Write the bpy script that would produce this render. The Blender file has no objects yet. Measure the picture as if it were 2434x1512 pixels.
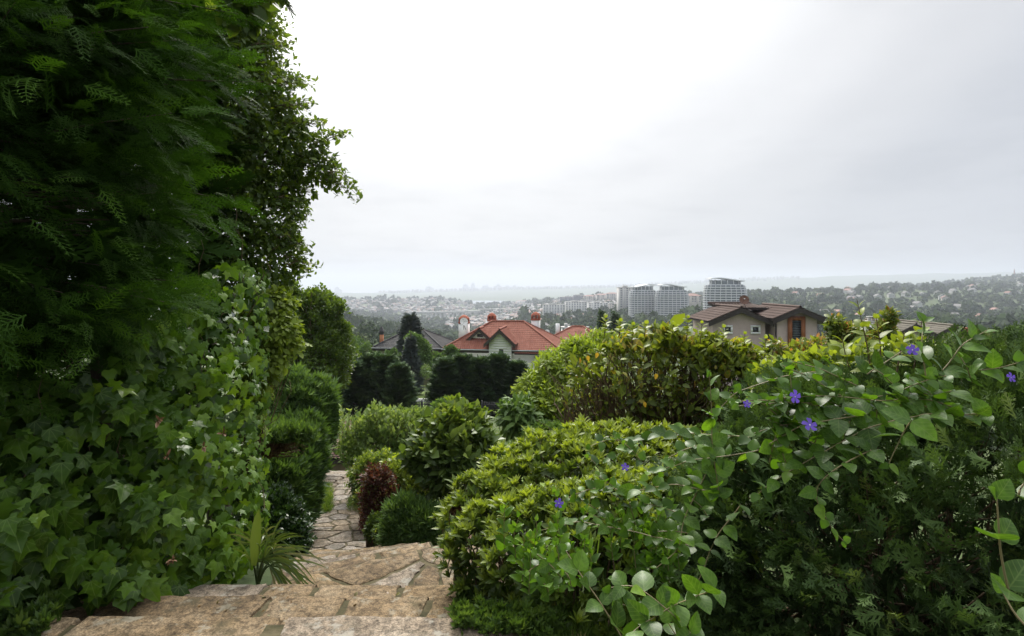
import bpy, bmesh, math, random
import numpy as np
from mathutils import Vector, Matrix, noise
R = math.radians
random.seed(11)
rng = np.random.default_rng(11)
sc = bpy.context.scene
C = sc.collection

# ------------------------------------------------------------------ camera
# measures read off the photograph at 2433 x 1512: eye level at row 675, 20 mm lens on 36 mm film
CX, EY, FL, CAMZ = 1216.5, 675.0, 2433 * 20 / 36, 1.55
cam = bpy.data.cameras.new('camera')
camo = bpy.data.objects.new('camera', cam); C.objects.link(camo)
cam.sensor_width = 36; cam.lens = 20
camo.location = (0, 0, CAMZ); camo.rotation_euler = (R(90), 0, 0)
cam.shift_y = -(756 - EY) / 2433
cam.clip_start = 0.05; cam.clip_end = 60000
sc.camera = camo

def P(u, v, Y):
    return np.array([(u - CX) / FL * Y, Y, CAMZ - (v - EY) / FL * Y])
def px(n, Y):                       # length of n pixels at depth Y
    return n * Y / FL

# ------------------------------------------------------------------ light
SUN_AZ, SUN_EL = R(-7), R(46)
sdir = Vector((math.sin(SUN_AZ) * math.cos(SUN_EL), math.cos(SUN_AZ) * math.cos(SUN_EL), math.sin(SUN_EL)))
w = bpy.data.worlds.new('World'); sc.world = w; w.use_nodes = True
nt = w.node_tree; nt.nodes.clear()
def N(nt, t, **kw):
    n = nt.nodes.new(t)
    for k, v in kw.items():
        if k.startswith('i_'):
            key = k[2:]
            key = int(key) if key.isdigit() else key.replace('_', ' ')
            n.inputs[key].default_value = v
        else: setattr(n, k, v)
    return n
def L(nt, a, ao, b, bi):
    nt.links.new(a.outputs[ao], b.inputs[bi])
def ramp(nt, stops, interp='LINEAR'):
    n = nt.nodes.new('ShaderNodeValToRGB'); e = n.color_ramp.elements
    n.color_ramp.interpolation = interp
    while len(e) > 1: e.remove(e[-1])
    e[0].position = stops[0][0]; e[0].color = tuple(stops[0][1]) + (1,)
    for p, c in stops[1:]:
        k = e.new(p); k.color = tuple(c) + (1,)
    return n
out = N(nt, 'ShaderNodeOutputWorld'); bg = N(nt, 'ShaderNodeBackground')
sky = N(nt, 'ShaderNodeTexSky'); sky.sky_type = 'NISHITA'; sky.sun_disc = False
sky.sun_elevation = SUN_EL; sky.sun_rotation = SUN_AZ; sky.altitude = 150; sky.dust_density = 3
tc = N(nt, 'ShaderNodeTexCoord')
dot = N(nt, 'ShaderNodeVectorMath', operation='DOT_PRODUCT'); dot.inputs[1].default_value = sdir
L(nt, tc, 'Generated', dot, 0)
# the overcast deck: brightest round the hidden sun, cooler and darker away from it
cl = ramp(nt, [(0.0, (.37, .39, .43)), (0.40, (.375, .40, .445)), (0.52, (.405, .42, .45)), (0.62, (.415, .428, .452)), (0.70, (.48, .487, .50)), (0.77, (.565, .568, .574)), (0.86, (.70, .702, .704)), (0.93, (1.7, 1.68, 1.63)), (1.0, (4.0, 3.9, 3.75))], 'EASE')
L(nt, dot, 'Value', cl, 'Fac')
# streaks of cloud: noise on the direction projected to a flat deck
sep = N(nt, 'ShaderNodeSeparateXYZ'); L(nt, tc, 'Generated', sep, 0)
mz = N(nt, 'ShaderNodeMath', operation='ADD', i_1=.09); mzc = N(nt, 'ShaderNodeMath', operation='MAXIMUM', i_1=.02)
L(nt, sep, 'Z', mzc, 0); L(nt, mzc, 0, mz, 0)
dx = N(nt, 'ShaderNodeMath', operation='DIVIDE'); dy = N(nt, 'ShaderNodeMath', operation='DIVIDE')
L(nt, sep, 'X', dx, 0); L(nt, mz, 0, dx, 1); L(nt, sep, 'Y', dy, 0); L(nt, mz, 0, dy, 1)
cmb = N(nt, 'ShaderNodeCombineXYZ'); L(nt, dx, 0, cmb, 0); L(nt, dy, 0, cmb, 1)
nz = N(nt, 'ShaderNodeTexNoise', i_Scale=1.1, i_Detail=7.0, i_Roughness=.55); L(nt, cmb, 0, nz, 'Vector')
nr = ramp(nt, [(.34, (.94, .942, .948)), (.47, (1, 1, 1)), (.62, (1.03, 1.03, 1.03)), (.74, (.98, .98, .985))])
L(nt, nz, 'Fac', nr, 'Fac')
mul = N(nt, 'ShaderNodeMix', data_type='RGBA', blend_type='MULTIPLY'); mul.inputs[0].default_value = 1
L(nt, cl, 'Color', mul, 6); L(nt, nr, 'Color', mul, 7)
sk = N(nt, 'ShaderNodeMix', data_type='RGBA', blend_type='MULTIPLY'); sk.inputs[0].default_value = 1
L(nt, sky, 'Color', sk, 6); sk.inputs[7].default_value = (.1, .1, .1, 1)
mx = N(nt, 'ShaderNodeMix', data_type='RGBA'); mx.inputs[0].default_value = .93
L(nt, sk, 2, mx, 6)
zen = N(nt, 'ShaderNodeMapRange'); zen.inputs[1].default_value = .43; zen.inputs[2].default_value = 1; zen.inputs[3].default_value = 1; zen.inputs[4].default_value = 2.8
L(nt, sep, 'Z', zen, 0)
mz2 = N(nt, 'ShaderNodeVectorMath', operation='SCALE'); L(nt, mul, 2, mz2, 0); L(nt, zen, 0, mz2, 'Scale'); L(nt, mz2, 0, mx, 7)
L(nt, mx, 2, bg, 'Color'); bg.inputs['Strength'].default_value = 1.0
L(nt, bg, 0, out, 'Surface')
sun = bpy.data.lights.new('sun', 'SUN'); sun.energy = 2.4; sun.angle = R(24); sun.color = (1, .95, .86)
suno = bpy.data.objects.new('sun', sun); C.objects.link(suno)
suno.rotation_euler = sdir.to_track_quat('Z', 'Y').to_euler()
sc.view_settings.view_transform = 'Standard'; sc.view_settings.look = 'None'
sc.view_settings.exposure = 0.6; sc.view_settings.gamma = 1; sc.view_settings.use_curve_mapping = False
sc.render.engine = 'CYCLES'
cy = sc.cycles
cy.max_bounces = 5; cy.diffuse_bounces = 3; cy.glossy_bounces = 2; cy.transmission_bounces = 3; cy.volume_bounces = 2; cy.transparent_max_bounces = 4
cy.use_denoising = True; cy.denoiser = 'OPENIMAGEDENOISE'; cy.caustics_reflective = False; cy.caustics_refractive = False
cy.sample_clamp_indirect = 4

# ------------------------------------------------------------------ helpers
def obj(name, me, parent=None, mat=None, label=None, cat=None, group=None, kind=None):
    o = bpy.data.objects.new(name, me); C.objects.link(o)
    if parent is not None: o.parent = parent
    if mat is not None and me is not None and not me.materials: me.materials.append(mat)
    if label: o['label'] = label
    if cat: o['category'] = cat
    if group: o['group'] = group
    if kind: o['kind'] = kind
    return o
def empty(name, loc, label, cat, group=None, rz=0):
    o = obj(name, None, None, None, label, cat, group)
    o.location = Vector(loc); o.rotation_euler = (0, 0, rz); o.empty_display_size = .1
    return o
def rel(root, V):                     # world vertices -> the root's space (roots only carry location and rz)
    V = np.asarray(V, float) - np.array(root.location)
    a = -root.rotation_euler.z
    if a:
        c, s = math.cos(a), math.sin(a)
        V = np.stack([V[..., 0] * c - V[..., 1] * s, V[..., 0] * s + V[..., 1] * c, V[..., 2]], -1)
    return V
def mesh(name, V, F, mat=None, smooth=False, rnd=None):
    V = np.asarray(V, np.float32).reshape(-1, 3)
    me = bpy.data.meshes.new(name)
    if isinstance(F, np.ndarray):
        k = F.shape[1]; n = len(F)
        me.vertices.add(len(V)); me.vertices.foreach_set('co', V.ravel())
        me.loops.add(n * k); me.loops.foreach_set('vertex_index', F.astype(np.int32).ravel())
        me.polygons.add(n); me.polygons.foreach_set('loop_start', np.arange(0, n * k, k, dtype=np.int32))
        me.update(calc_edges=True)
    else:
        me.from_pydata([tuple(map(float, v)) for v in V], [], [tuple(map(int, f)) for f in F])
    if smooth: me.polygons.foreach_set('use_smooth', np.ones(len(me.polygons), bool))
    if rnd is not None:
        a = me.attributes.new('rnd', 'FLOAT', 'POINT'); a.data.foreach_set('value', np.asarray(rnd, np.float32))
    if mat is not None: me.materials.append(mat)
    me.update()
    return me
def unit(v):
    v = np.asarray(v, float); return v / np.maximum(np.linalg.norm(v, axis=-1, keepdims=True), 1e-9)
def frames(d, nrm):
    """rotation matrices whose x column is d and whose z column is nrm made square to d"""
    x = unit(d); y = unit(np.cross(nrm, x)); z = np.cross(x, y)
    return np.stack([x, y, z], -1)
def rand_dirs(n):
    return unit(rng.normal(size=(n, 3)))
def scatter(T, pos, Rm, s, rnd):
    """copies of a template (V, F) at pos"""
    TV, TF = T
    V = np.einsum('nij,vj->nvi', Rm, TV) * np.asarray(s).reshape(-1, 1, 1) + pos[:, None, :]
    n, m = len(pos), len(TV)
    F = TF[None] + (np.arange(n) * m)[:, None, None]
    return V.reshape(-1, 3), F.reshape(-1, TF.shape[1]), np.repeat(rnd, m)
def join(parts):
    Vs, Fs, Rs, o = [], [], [], 0
    for V, F, r in parts:
        Vs.append(V); Fs.append(F + o); Rs.append(r); o += len(V)
    return np.concatenate(Vs), np.concatenate(Fs), np.concatenate(Rs)
def tubes(paths, radii, sides=4):
    """paths: list of (k,3) arrays, radii: list of (k,) -> V, F(quads), rnd"""
    Vs, Fs, Rs, o = [], [], [], 0
    ang = np.arange(sides) * 2 * math.pi / sides
    for p, r in zip(paths, radii):
        p = np.asarray(p, float); k = len(p)
        t = np.gradient(p, axis=0); t = unit(t)
        a = np.where(np.abs(t[:, 2:3]) > .9, np.array([[1., 0, 0]]), np.array([[0., 0, 1]]))
        s1 = unit(np.cross(t, a)); s2 = np.cross(t, s1)
        ring = p[:, None] + (s1[:, None] * np.cos(ang)[None, :, None] + s2[:, None] * np.sin(ang)[None, :, None]) * np.asarray(r).reshape(-1, 1, 1)
        Vs.append(ring.reshape(-1, 3))
        i = np.arange(k - 1)[:, None] * sides; j = np.arange(sides)[None]; j2 = (j + 1) % sides
        Fs.append(np.stack([i + j, i + j2, i + sides + j2, i + sides + j], -1).reshape(-1, 4) + o)
        Rs.append(np.full(k * sides, random.random())); o += k * sides
    return np.concatenate(Vs), np.concatenate(Fs), np.concatenate(Rs)
def bend(a, b, n=6, sag=0.0, wob=0.0):
    t = np.linspace(0, 1, n)[:, None]
    p = np.asarray(a) * (1 - t) + np.asarray(b) * t
    p[:, 2] += (sag * 4 * t * (1 - t))[:, 0]
    if wob: p[1:-1] += rng.normal(size=(n - 2, 3)) * wob
    return p
def box(x0, y0, z0, x1, y1, z1):
    V = [(x, y, z) for z in (z0, z1) for y in (y0, y1) for x in (x0, x1)]
    F = [(0, 2, 3, 1), (4, 5, 7, 6), (0, 1, 5, 4), (2, 6, 7, 3), (0, 4, 6, 2), (1, 3, 7, 5)]
    return np.array(V, float), np.array(F)
def boxes(bs):
    V, F, o = [], [], 0
    for b in bs:
        v, f = box(*b); V.append(v); F.append(f + o); o += 8
    return np.concatenate(V), np.concatenate(F)
def slab(poly, t):
    """a plate: polygon corners in 3d, thickened downwards by t"""
    p = np.asarray(poly, float); n = len(p); q = p.copy(); q[:, 2] -= t
    F = [tuple(range(n)), tuple(range(2 * n - 1, n - 1, -1))] + [(i, i + n, (i + 1) % n + n, (i + 1) % n) for i in range(n)]
    return np.concatenate([p, q]), F

# ------------------------------------------------------------------ materials
def newmat(name):
    m = bpy.data.materials.new(name); m.use_nodes = True
    t = m.node_tree; t.nodes.clear()
    o = N(t, 'ShaderNodeOutputMaterial')
    return m, t, o
def leafmat(name, stops, trans=.35, rough=.45, spec=.4, tcol=(1.5, 1.5, .6), scale=0.0, vein=0):
    m, t, o = newmat(name)
    at = N(t, 'ShaderNodeAttribute', attribute_name='rnd')
    r = ramp(t, stops); L(t, at, 'Fac', r, 'Fac')
    col = r
    if scale:
        g = N(t, 'ShaderNodeTexCoord'); n = N(t, 'ShaderNodeTexNoise', i_Scale=scale, i_Detail=3.0)
        L(t, g, 'Object', n, 'Vector')
        rr = ramp(t, [(.3, (.72, .74, .7)), (.7, (1.25, 1.22, 1.2))]); L(t, n, 'Fac', rr, 'Fac')
        mm = N(t, 'ShaderNodeMix', data_type='RGBA', blend_type='MULTIPLY'); mm.inputs[0].default_value = 1
        L(t, r, 'Color', mm, 6); L(t, rr, 'Color', mm, 7)
    src = (mm, 2) if scale else (r, 'Color')
    if vein:          # leaf-local coordinates: lighter midrib and side veins
        gv = N(t, 'ShaderNodeTexCoord'); sp = N(t, 'ShaderNodeSeparateXYZ'); L(t, gv, 'Object', sp, 0)
        ay = N(t, 'ShaderNodeMath', operation='ABSOLUTE'); L(t, sp, 'Y', ay, 0)
        def M(op, a, b):
            k = N(t, 'ShaderNodeMath', operation=op)
            for i_, x in enumerate((a, b)):
                if isinstance(x, (int, float)): k.inputs[i_].default_value = x
                else: L(t, x[0], x[1], k, i_)
            return (k, 0)
        X_, Y_ = (sp, 'X'), (ay, 0)
        if vein == 'palmate':
            ds = [Y_]
            for an in (.62, 1.25):
                e = N(t, 'ShaderNodeMath', operation='ABSOLUTE'); q = M('SUBTRACT', M('MULTIPLY', X_, math.sin(an)), M('MULTIPLY', Y_, math.cos(an))); L(t, q[0], q[1], e, 0); ds.append((e, 0))
            dm = M('MINIMUM', M('MINIMUM', ds[0], ds[1]), ds[2])
        else:
            fr = M('FRACT', M('MULTIPLY', M('SUBTRACT', X_, M('MULTIPLY', Y_, .9)), 5.5), 0)
            e = N(t, 'ShaderNodeMath', operation='ABSOLUTE'); q = M('SUBTRACT', fr, .5); L(t, q[0], q[1], e, 0)
            dm = M('MINIMUM', Y_, M('ADD', M('MULTIPLY', (e, 0), .13), .006))
        vr = N(t, 'ShaderNodeMapRange', interpolation_type='SMOOTHSTEP'); vr.inputs[1].default_value = .026; vr.inputs[2].default_value = .004; vr.inputs[3].default_value = 0; vr.inputs[4].default_value = .4
        L(t, dm[0], dm[1], vr, 0)
        vm = N(t, 'ShaderNodeMix', data_type='RGBA'); L(t, vr, 0, vm, 0); L(t, src[0], src[1], vm, 6); vm.inputs[7].default_value = (.17, .24, .075, 1)
        src = (vm, 2)
    p = N(t, 'ShaderNodeBsdfPrincipled', i_Roughness=rough); p.inputs['Specular IOR Level'].default_value = spec
    tr = N(t, 'ShaderNodeBsdfTranslucent')
    tm = N(t, 'ShaderNodeMix', data_type='RGBA', blend_type='MULTIPLY'); tm.inputs[0].default_value = 1
    tm.inputs[7].default_value = tuple(tcol) + (1,)
    L(t, src[0], src[1], p, 'Base Color'); L(t, src[0], src[1], tm, 6); L(t, tm, 2, tr, 'Color')
    ms = N(t, 'ShaderNodeMixShader'); ms.inputs[0].default_value = trans
    L(t, p, 0, ms, 1); L(t, tr, 0, ms, 2); L(t, ms, 0, o, 'Surface')
    return m
def surf(name, stops, scale=4.0, detail=6.0, rough=.8, bump=.3, bscale=None, spec=.3, coord='Object', rand=0.0, stretch=None, dist=.02):
    """noise-coloured surface with relief"""
    m, t, o = newmat(name)
    g = N(t, 'ShaderNodeTexCoord'); mp = N(t, 'ShaderNodeMapping')
    if stretch: mp.inputs['Scale'].default_value = stretch
    L(t, g, coord, mp, 'Vector')
    vec = (mp, 'Vector')
    if rand:
        oi = N(t, 'ShaderNodeObjectInfo'); ad = N(t, 'ShaderNodeVectorMath', operation='MULTIPLY_ADD')
        ad.inputs[1].default_value = (37, 91, 53); L(t, oi, 'Random', ad, 0); L(t, mp, 'Vector', ad, 2); vec = (ad, 0)
    n = N(t, 'ShaderNodeTexNoise', i_Scale=scale, i_Detail=detail, i_Roughness=.62); L(t, vec[0], vec[1], n, 'Vector')
    r = ramp(t, stops); L(t, n, 'Fac', r, 'Fac')
    p = N(t, 'ShaderNodeBsdfPrincipled', i_Roughness=rough); p.inputs['Specular IOR Level'].default_value = spec
    if rand:
        hs = N(t, 'ShaderNodeHueSaturation'); mr = N(t, 'ShaderNodeMapRange'); mr.inputs[3].default_value = 1 - rand; mr.inputs[4].default_value = 1 + rand
        L(t, oi, 'Random', mr, 0); L(t, mr, 0, hs, 'Value'); L(t, r, 'Color', hs, 'Color'); L(t, hs, 0, p, 'Base Color')
    else: L(t, r, 'Color', p, 'Base Color')
    if bump:
        n2 = N(t, 'ShaderNodeTexNoise', i_Scale=bscale or scale * 6, i_Detail=8.0, i_Roughness=.65); L(t, vec[0], vec[1], n2, 'Vector')
        b = N(t, 'ShaderNodeBump', i_Strength=bump, i_Distance=dist); L(t, n2, 'Fac', b, 'Height'); L(t, b, 0, p, 'Normal')
    L(t, p, 0, o, 'Surface')
    return m
def plain(name, c, rough=.6, spec=.4, metal=0, var=.12, scale=3.0):
    c = np.array(c)
    m = surf(name, [(.3, c * (1 - var)), (.7, np.minimum(c * (1 + var), 1))], scale=scale, rough=rough, bump=.05, spec=spec)
    if metal: m.node_tree.nodes['Principled BSDF'].inputs['Metallic'].default_value = metal
    return m
bark = surf('bark', [(.3, (.045, .032, .022)), (.55, (.09, .068, .048)), (.8, (.15, .125, .095))], scale=9, rough=.9, bump=.7, stretch=(1, 1, .25))
twigm = surf('twig', [(.36, (.075, .05, .03)), (.64, (.19, .135, .08))], scale=20, rough=.85, bump=.2)
# ------------------------------------------------------------------ terrain
SEA = -141.0
UC = np.array([-1500, -400, 600, 820, 950, 1040, 1095, 1140, 1200, 1300, 1420, 1500, 1650, 1780, 1950, 2150, 2433, 3000, 4200], float)
def zrow(z): return ('z', np.full(len(UC), float(z)))
def vrow(*v): return ('v', np.array(v, float))
TAB = [
    (-20, zrow(.1)), (2.4, zrow(-.16)), (3.4, zrow(-.5)), (4.3, zrow(-.72)), (6, zrow(-1.35)), (8, zrow(-2.42)), (10.5, zrow(-2.8)), (13.7, zrow(-3.27)), (20, zrow(-5.2)),
    (28, zrow(-6.2)), (35, zrow(-7.0)), (45, zrow(-8.6)), (60, zrow(-10)), (95, zrow(-13.5)), (130, zrow(-24)),
    #        -1500 -400  600  820  950 1040 1095 1140 1200 1300 1420 1500 1650 1780 1950 2150 2433 3000 4200
    (300,  vrow(760, 770, 790, 815, 835, 850, 855, 855, 850, 845, 840, 835, 830, 830, 835, 835, 830, 830, 830)),
    (600,  vrow(740, 750, 765, 775, 803, 828, 832, 830, 822, 808, 790, 780, 772, 778, 785, 790, 790, 785, 780)),
    (1000, vrow(740, 745, 752, 768, 785, 800, 800, 796, 785, 762, 752, 748, 742, 728, 735, 740, 742, 738, 735)),
    (1500, vrow(738, 740, 745, 758, 770, 778, 775, 772, 762, 742, 735, 728, 716, 698, 694, 692, 692, 690, 690)),
    (2200, vrow(735, 735, 738, 742, 752, 760, 757, 752, 745, 728, 705, 702, 698, 696, 692, 686, 667, 655, 650)),
    (3000, vrow(720, 718, 718, 716, 713, 712, 722, 730, 726, 716, 712, 708, 704, 700, 694, 684, 655, 640, 635)),
    (3600, vrow(722, 720, 718, 716, 715, 715, 729.5, 730.5, 726, 718, 716, 712, 708, 704, 698, 690, 668, 655, 650)),
    (4500, vrow(714, 714, 714, 713, 713, 714, 719.5, 719.5, 719, 714, 713, 712, 712, 710, 706, 700, 690, 680, 675)),
    (5000, vrow(712, 712, 712, 711, 711, 712, 713, 713, 713, 712, 711, 711, 710, 708, 704, 700, 690, 680, 675)),
    (6200, vrow(705, 705, 705, 705, 705, 704, 704, 703, 702, 702, 702, 702, 700, 698, 696, 694, 690, 680, 675)),
    (8500, vrow(697, 697, 697, 697, 696, 694, 692, 691, 689, 686, 684, 680, 672, 665, 658, 652, 647, 643, 641)),
    (11000, vrow(698, 698, 698, 698, 697, 695, 693, 692, 690, 688, 687, 684, 677, 671, 665, 659, 655, 651, 650)),
    (14000, vrow(700, 700, 700, 700, 700, 698, 695, 694, 692, 691, 690, 688, 682, 677, 671, 666, 663, 660, 658)),
]
TY = np.array([t[0] for t in TAB], float)
TZ = np.array([t[1][1] if t[1][0] == 'z' else CAMZ - (t[1][1] - EY) / FL * t[0] for t in TAB])
def tlog(Y): return np.where(Y < 20, Y / 20, 1 + np.log(np.maximum(Y, 20) / 20) * 1.2)
TL = tlog(TY)
def hnoise(X, Y):
    X = np.asarray(X, float); Y = np.asarray(Y, float)
    def s(f, a): return a * (np.sin(X * f + 1.3 * np.sin(Y * f * .7)) * np.cos(Y * f * 1.1 + .8 * np.sin(X * f * .6)))
    k = np.clip((Y - 120) / 800, 0, 1)
    return k * (s(.012, 4) + s(.031, 2) + s(.005, 5)) * np.clip(Y / 3000, .5, 1.3)
def H(X, Y):
    X = np.atleast_1d(np.asarray(X, float)); Y = np.atleast_1d(np.asarray(Y, float))
    u = np.clip(CX + FL * X / np.maximum(Y, 4), UC[0], UC[-1])
    ly = np.clip(tlog(Y), TL[0], TL[-1] - 1e-6)
    j = np.clip(np.searchsorted(TL, ly, side='right') - 1, 0, len(TL) - 2)
    t = (ly - TL[j]) / (TL[j + 1] - TL[j])
    i = np.clip(np.searchsorted(UC, u, side='right') - 1, 0, len(UC) - 2)
    s = (u - UC[i]) / (UC[i + 1] - UC[i])
    z = (TZ[j, i] * (1 - s) + TZ[j, i + 1] * s) * (1 - t) + (TZ[j + 1, i] * (1 - s) + TZ[j + 1, i + 1] * s) * t
    sea = (Y > 3300) & (Y < 7400)
    hn = hnoise(X, Y)
    z = z + np.where(sea, 0, hn)
    return z
def H1(x, y): return float(H(x, y)[0])
ys = np.concatenate([np.linspace(-20, 0, 12)[:-1], np.linspace(0, 20, 81)[:-1], 20 * np.exp(np.linspace(0, math.log(14000 / 20), 200))])
ss = np.linspace(-1, 1, 201)
GX = ss[None] * (np.maximum(ys, 0) * 1.35 + 14)[:, None]; GY = np.repeat(ys[:, None], len(ss), 1)
GZ = H(GX.ravel(), GY.ravel())
V = np.stack([GX.ravel(), GY.ravel(), GZ], -1)
nr_, nc_ = len(ys), len(ss)
ii = (np.arange(nr_ - 1)[:, None] * nc_ + np.arange(nc_ - 1)[None]).ravel()
F = np.stack([ii, ii + 1, ii + nc_ + 1, ii + nc_], -1)
groundm = surf('ground_cover', [(.3, (.03, .05, .014)), (.5, (.05, .075, .02)), (.68, (.075, .09, .035)), (.85, (.12, .10, .06))], scale=.35, detail=10, rough=.95, bump=.5, bscale=3, dist=.05)
obj('terrain', mesh('terrain', V, F, groundm, True), kind='structure')
# the strait: one sheet of water at sea level
wm = surf('water', [(.3, (.05, .07, .08)), (.7, (.07, .09, .10))], scale=.002, rough=.12, bump=.15, bscale=.02, spec=.6, dist=.6)
V, F = np.array([(-9000, 3350, SEA), (9000, 3350, SEA), (9000, 8000, SEA), (-9000, 8000, SEA)]), np.array([(0, 1, 2, 3)])
obj('strait_water', mesh('strait_water', V, F, wm), kind='structure')

def sheet(name, pts, mat, lift=.02, n=14, kind='structure'):
    """a thin patch of ground draped over the terrain; pts: four corners (x, y)"""
    p = np.array(pts, float); a = np.linspace(0, 1, n)
    s, t = np.meshgrid(a, a)
    q = (p[0] * ((1 - s) * (1 - t))[..., None] + p[1] * (s * (1 - t))[..., None] + p[2] * (s * t)[..., None] + p[3] * ((1 - s) * t)[..., None])
    z = H(q[..., 0].ravel(), q[..., 1].ravel()) + lift
    V = np.concatenate([q.reshape(-1, 2), z[:, None]], -1)
    i = (np.arange(n - 1)[:, None] * n + np.arange(n - 1)[None]).ravel()
    F = np.stack([i, i + 1, i + n + 1, i + n], -1)
    return obj(name, mesh(name, V, F, mat, True), kind=kind)

# ------------------------------------------------------------------ far woods (one mass) and far town
def icoblob(sub, seed):
    """a far crown: many small tilted leaf-clump faces over an uneven dome"""
    rs = np.random.default_rng(seed); n = 46
    d = unit(rs.normal(size=(n, 3))); d[:, 2] = np.abs(d[:, 2]) * 1.1 - .3; d = unit(d)
    r = .78 + .22 * np.sin(d[:, 0] * 5 + seed) * np.sin(d[:, 1] * 4 + d[:, 2] * 3) + rs.uniform(-.12, .12, n)
    p = d * r[:, None]; p[:, 2] += .25
    nn = unit(d + rs.normal(size=(n, 3)) * .45 + (0, 0, .3)); t1 = unit(np.cross(nn, rs.normal(size=(n, 3)))); t2 = np.cross(nn, t1)
    s_ = rs.uniform(.3, .55, n)[:, None]
    V = np.stack([p + t1 * s_, p - t1 * s_ * .6 + t2 * s_, p - t1 * s_ * .6 - t2 * s_], 1).reshape(-1, 3)
    F = np.arange(3 * n).reshape(-1, 3)
    return V, F
woodm = leafmat('far_foliage', [(0, (.018, .036, .012)), (.4, (.03, .055, .016)), (.75, (.05, .08, .02)), (1, (.085, .115, .03))], trans=.12, rough=.8, spec=.15)
BL = [icoblob(2, s) for s in range(5)]
def wood(name, pts, size, label):
    parts = []
    z = H(pts[:, 0], pts[:, 1])
    k = rng.integers(0, 5, len(pts))
    for b in range(5):
        m = k == b
        if not m.any(): continue
        n = m.sum(); a = rng.uniform(0, 6.28, n); c, s_ = np.cos(a), np.sin(a)
        Rm = np.zeros((n, 3, 3)); Rm[:, 0, 0] = c; Rm[:, 0, 1] = -s_; Rm[:, 1, 0] = s_; Rm[:, 1, 1] = c; Rm[:, 2, 2] = rng.uniform(.9, 1.5, n)
        sz = size * np.exp(rng.normal(0, .28, n))
        pos = np.stack([pts[m, 0], pts[m, 1], z[m] + sz * .55], -1)
        parts.append(scatter(BL[b], pos, Rm, sz, np.clip(rng.normal(.42, .25, n), 0, 1)))
    V, F, r = join(parts)
    return obj(name, mesh(name, V, F, woodm, False, r), label=label, cat='woodland', kind='stuff')
def fan(n, u0, u1, y0, y1, keep=None):
    u = rng.uniform(u0, u1, n); Y = np.exp(rng.uniform(math.log(y0), math.log(y1), n))
    p = np.stack([(u - CX) / FL * Y, Y], -1)
    if keep is not None: p = p[keep(u, Y)]
    return p
wood('far_hill_wood', fan(700, 2050, 2750, 1650, 3100), 6.5, 'hazy wood on the rising far hill at the right edge')
wood('hillside_wood', fan(2900, 1770, 2750, 420, 1650), 4.6, 'dark green wood covering the hillside behind the grey and red roofs')
wood('valley_wood', fan(2600, 560, 1040, 620, 2300), 4.3, 'hazy green wood filling the valley left of the viaduct')
BLf = []
for s_ in range(4):                       # finer crowns for the slope close by
    rs_ = np.random.default_rng(50 + s_); n_ = 230
    d_ = unit(rs_.normal(size=(n_, 3))); d_[:, 2] = np.abs(d_[:, 2]) * 1.2 - .35; d_ = unit(d_)
    r_ = (.74 + .26 * np.sin(d_[:, 0] * 5 + s_) * np.sin(d_[:, 1] * 4 + d_[:, 2] * 3) + rs_.uniform(-.2, .1, n_))[:, None]
    p_ = d_ * r_; nn_ = unit(d_ + rs_.normal(size=(n_, 3)) * .5 + (0, 0, .3)); t1 = unit(np.cross(nn_, rs_.normal(size=(n_, 3)))); t2 = np.cross(nn_, t1); sz_ = rs_.uniform(.09, .2, n_)[:, None]
    BLf.append((np.stack([p_ + t1 * sz_, p_ - t1 * sz_ * .6 + t2 * sz_, p_ - t1 * sz_ * .6 - t2 * sz_], 1).reshape(-1, 3) + (0, 0, .25), np.arange(3 * n_).reshape(-1, 3)))
BL, keepBL = BLf + BLf[:1], BL
wood('slope_wood', fan(330, 640, 965, 125, 640), 3.0, 'green wood on the near slope left of the dark grey roof')
BL = keepBL
wood('town_wood', fan(3200, 1000, 1780, 600, 2600, lambda u, Y: (np.sin(u * .031) + np.cos(Y * .006 + u * .01)) > -.5), 4.6, 'scattered green trees among the valley roofs and apartment blocks')
wood('ridge_wood', fan(1500, 700, 1500, 2200, 3400, lambda u, Y: (np.sin(u * .05) + np.cos(Y * .004)) > -.3), 7.5, 'pale hazy trees on the far town ridge')

facade = plain('facade_white', (.50, .495, .475), rough=.8)
facade2 = plain('facade_cream', (.40, .365, .32), rough=.8)
glass = plain('window_glass', (.035, .042, .05), rough=.15, spec=.6)
glass2 = plain('facade_glass', (.10, .125, .14), rough=.2, spec=.6)
roof_grey = plain('roof_grey', (.13, .125, .12), rough=.8)
roof_red = plain('roof_far_red', (.22, .12, .095), rough=.8)
conc = plain('concrete', (.42, .41, .39), rough=.85)

def house_mesh(w, d, h, rh, over=.5):
    """walls with gable ends and an overhanging ridge roof"""
    Vw = np.array([(-w, -d, -6), (w, -d, -6), (w, d, -6), (-w, d, -6), (-w, -d, h), (w, -d, h), (w, d, h), (-w, d, h), (0, -d, h + rh * .96), (0, d, h + rh * .96)], float)
    Fw = [(0, 1, 5, 8, 4), (1, 2, 6, 5), (2, 3, 7, 9, 6), (3, 0, 4, 7)]
    o, k = over, rh / w
    t = .25
    a = [(-w - o, -d - o, h - o * k), (0, -d - o, h + rh), (0, d + o, h + rh), (-w - o, d + o, h - o * k)]
    b = [(0, -d - o, h + rh), (w + o, -d - o, h - o * k), (w + o, d + o, h - o * k), (0, d + o, h + rh)]
    V1, F1 = slab(np.array(a) + (0, 0, t), t); V2, F2 = slab(np.array(b) + (0, 0, t), t)
    Vr = np.concatenate([V1, V2]); Fr = F1 + [tuple(i + 8 for i in f) for f in F2]
    return (Vw, Fw), (Vr, Fr)
(vw, fw), (vr, fr) = house_mesh(5, 5, 6, 3)
HW = mesh('house_wall', vw, fw, facade); HWc = mesh('house_wall_cream', vw, fw, facade2)
HRg = mesh('house_roof_grey', vr, fr, roof_grey); HRr = mesh('house_roof_red', vr, fr, roof_red)
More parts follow.
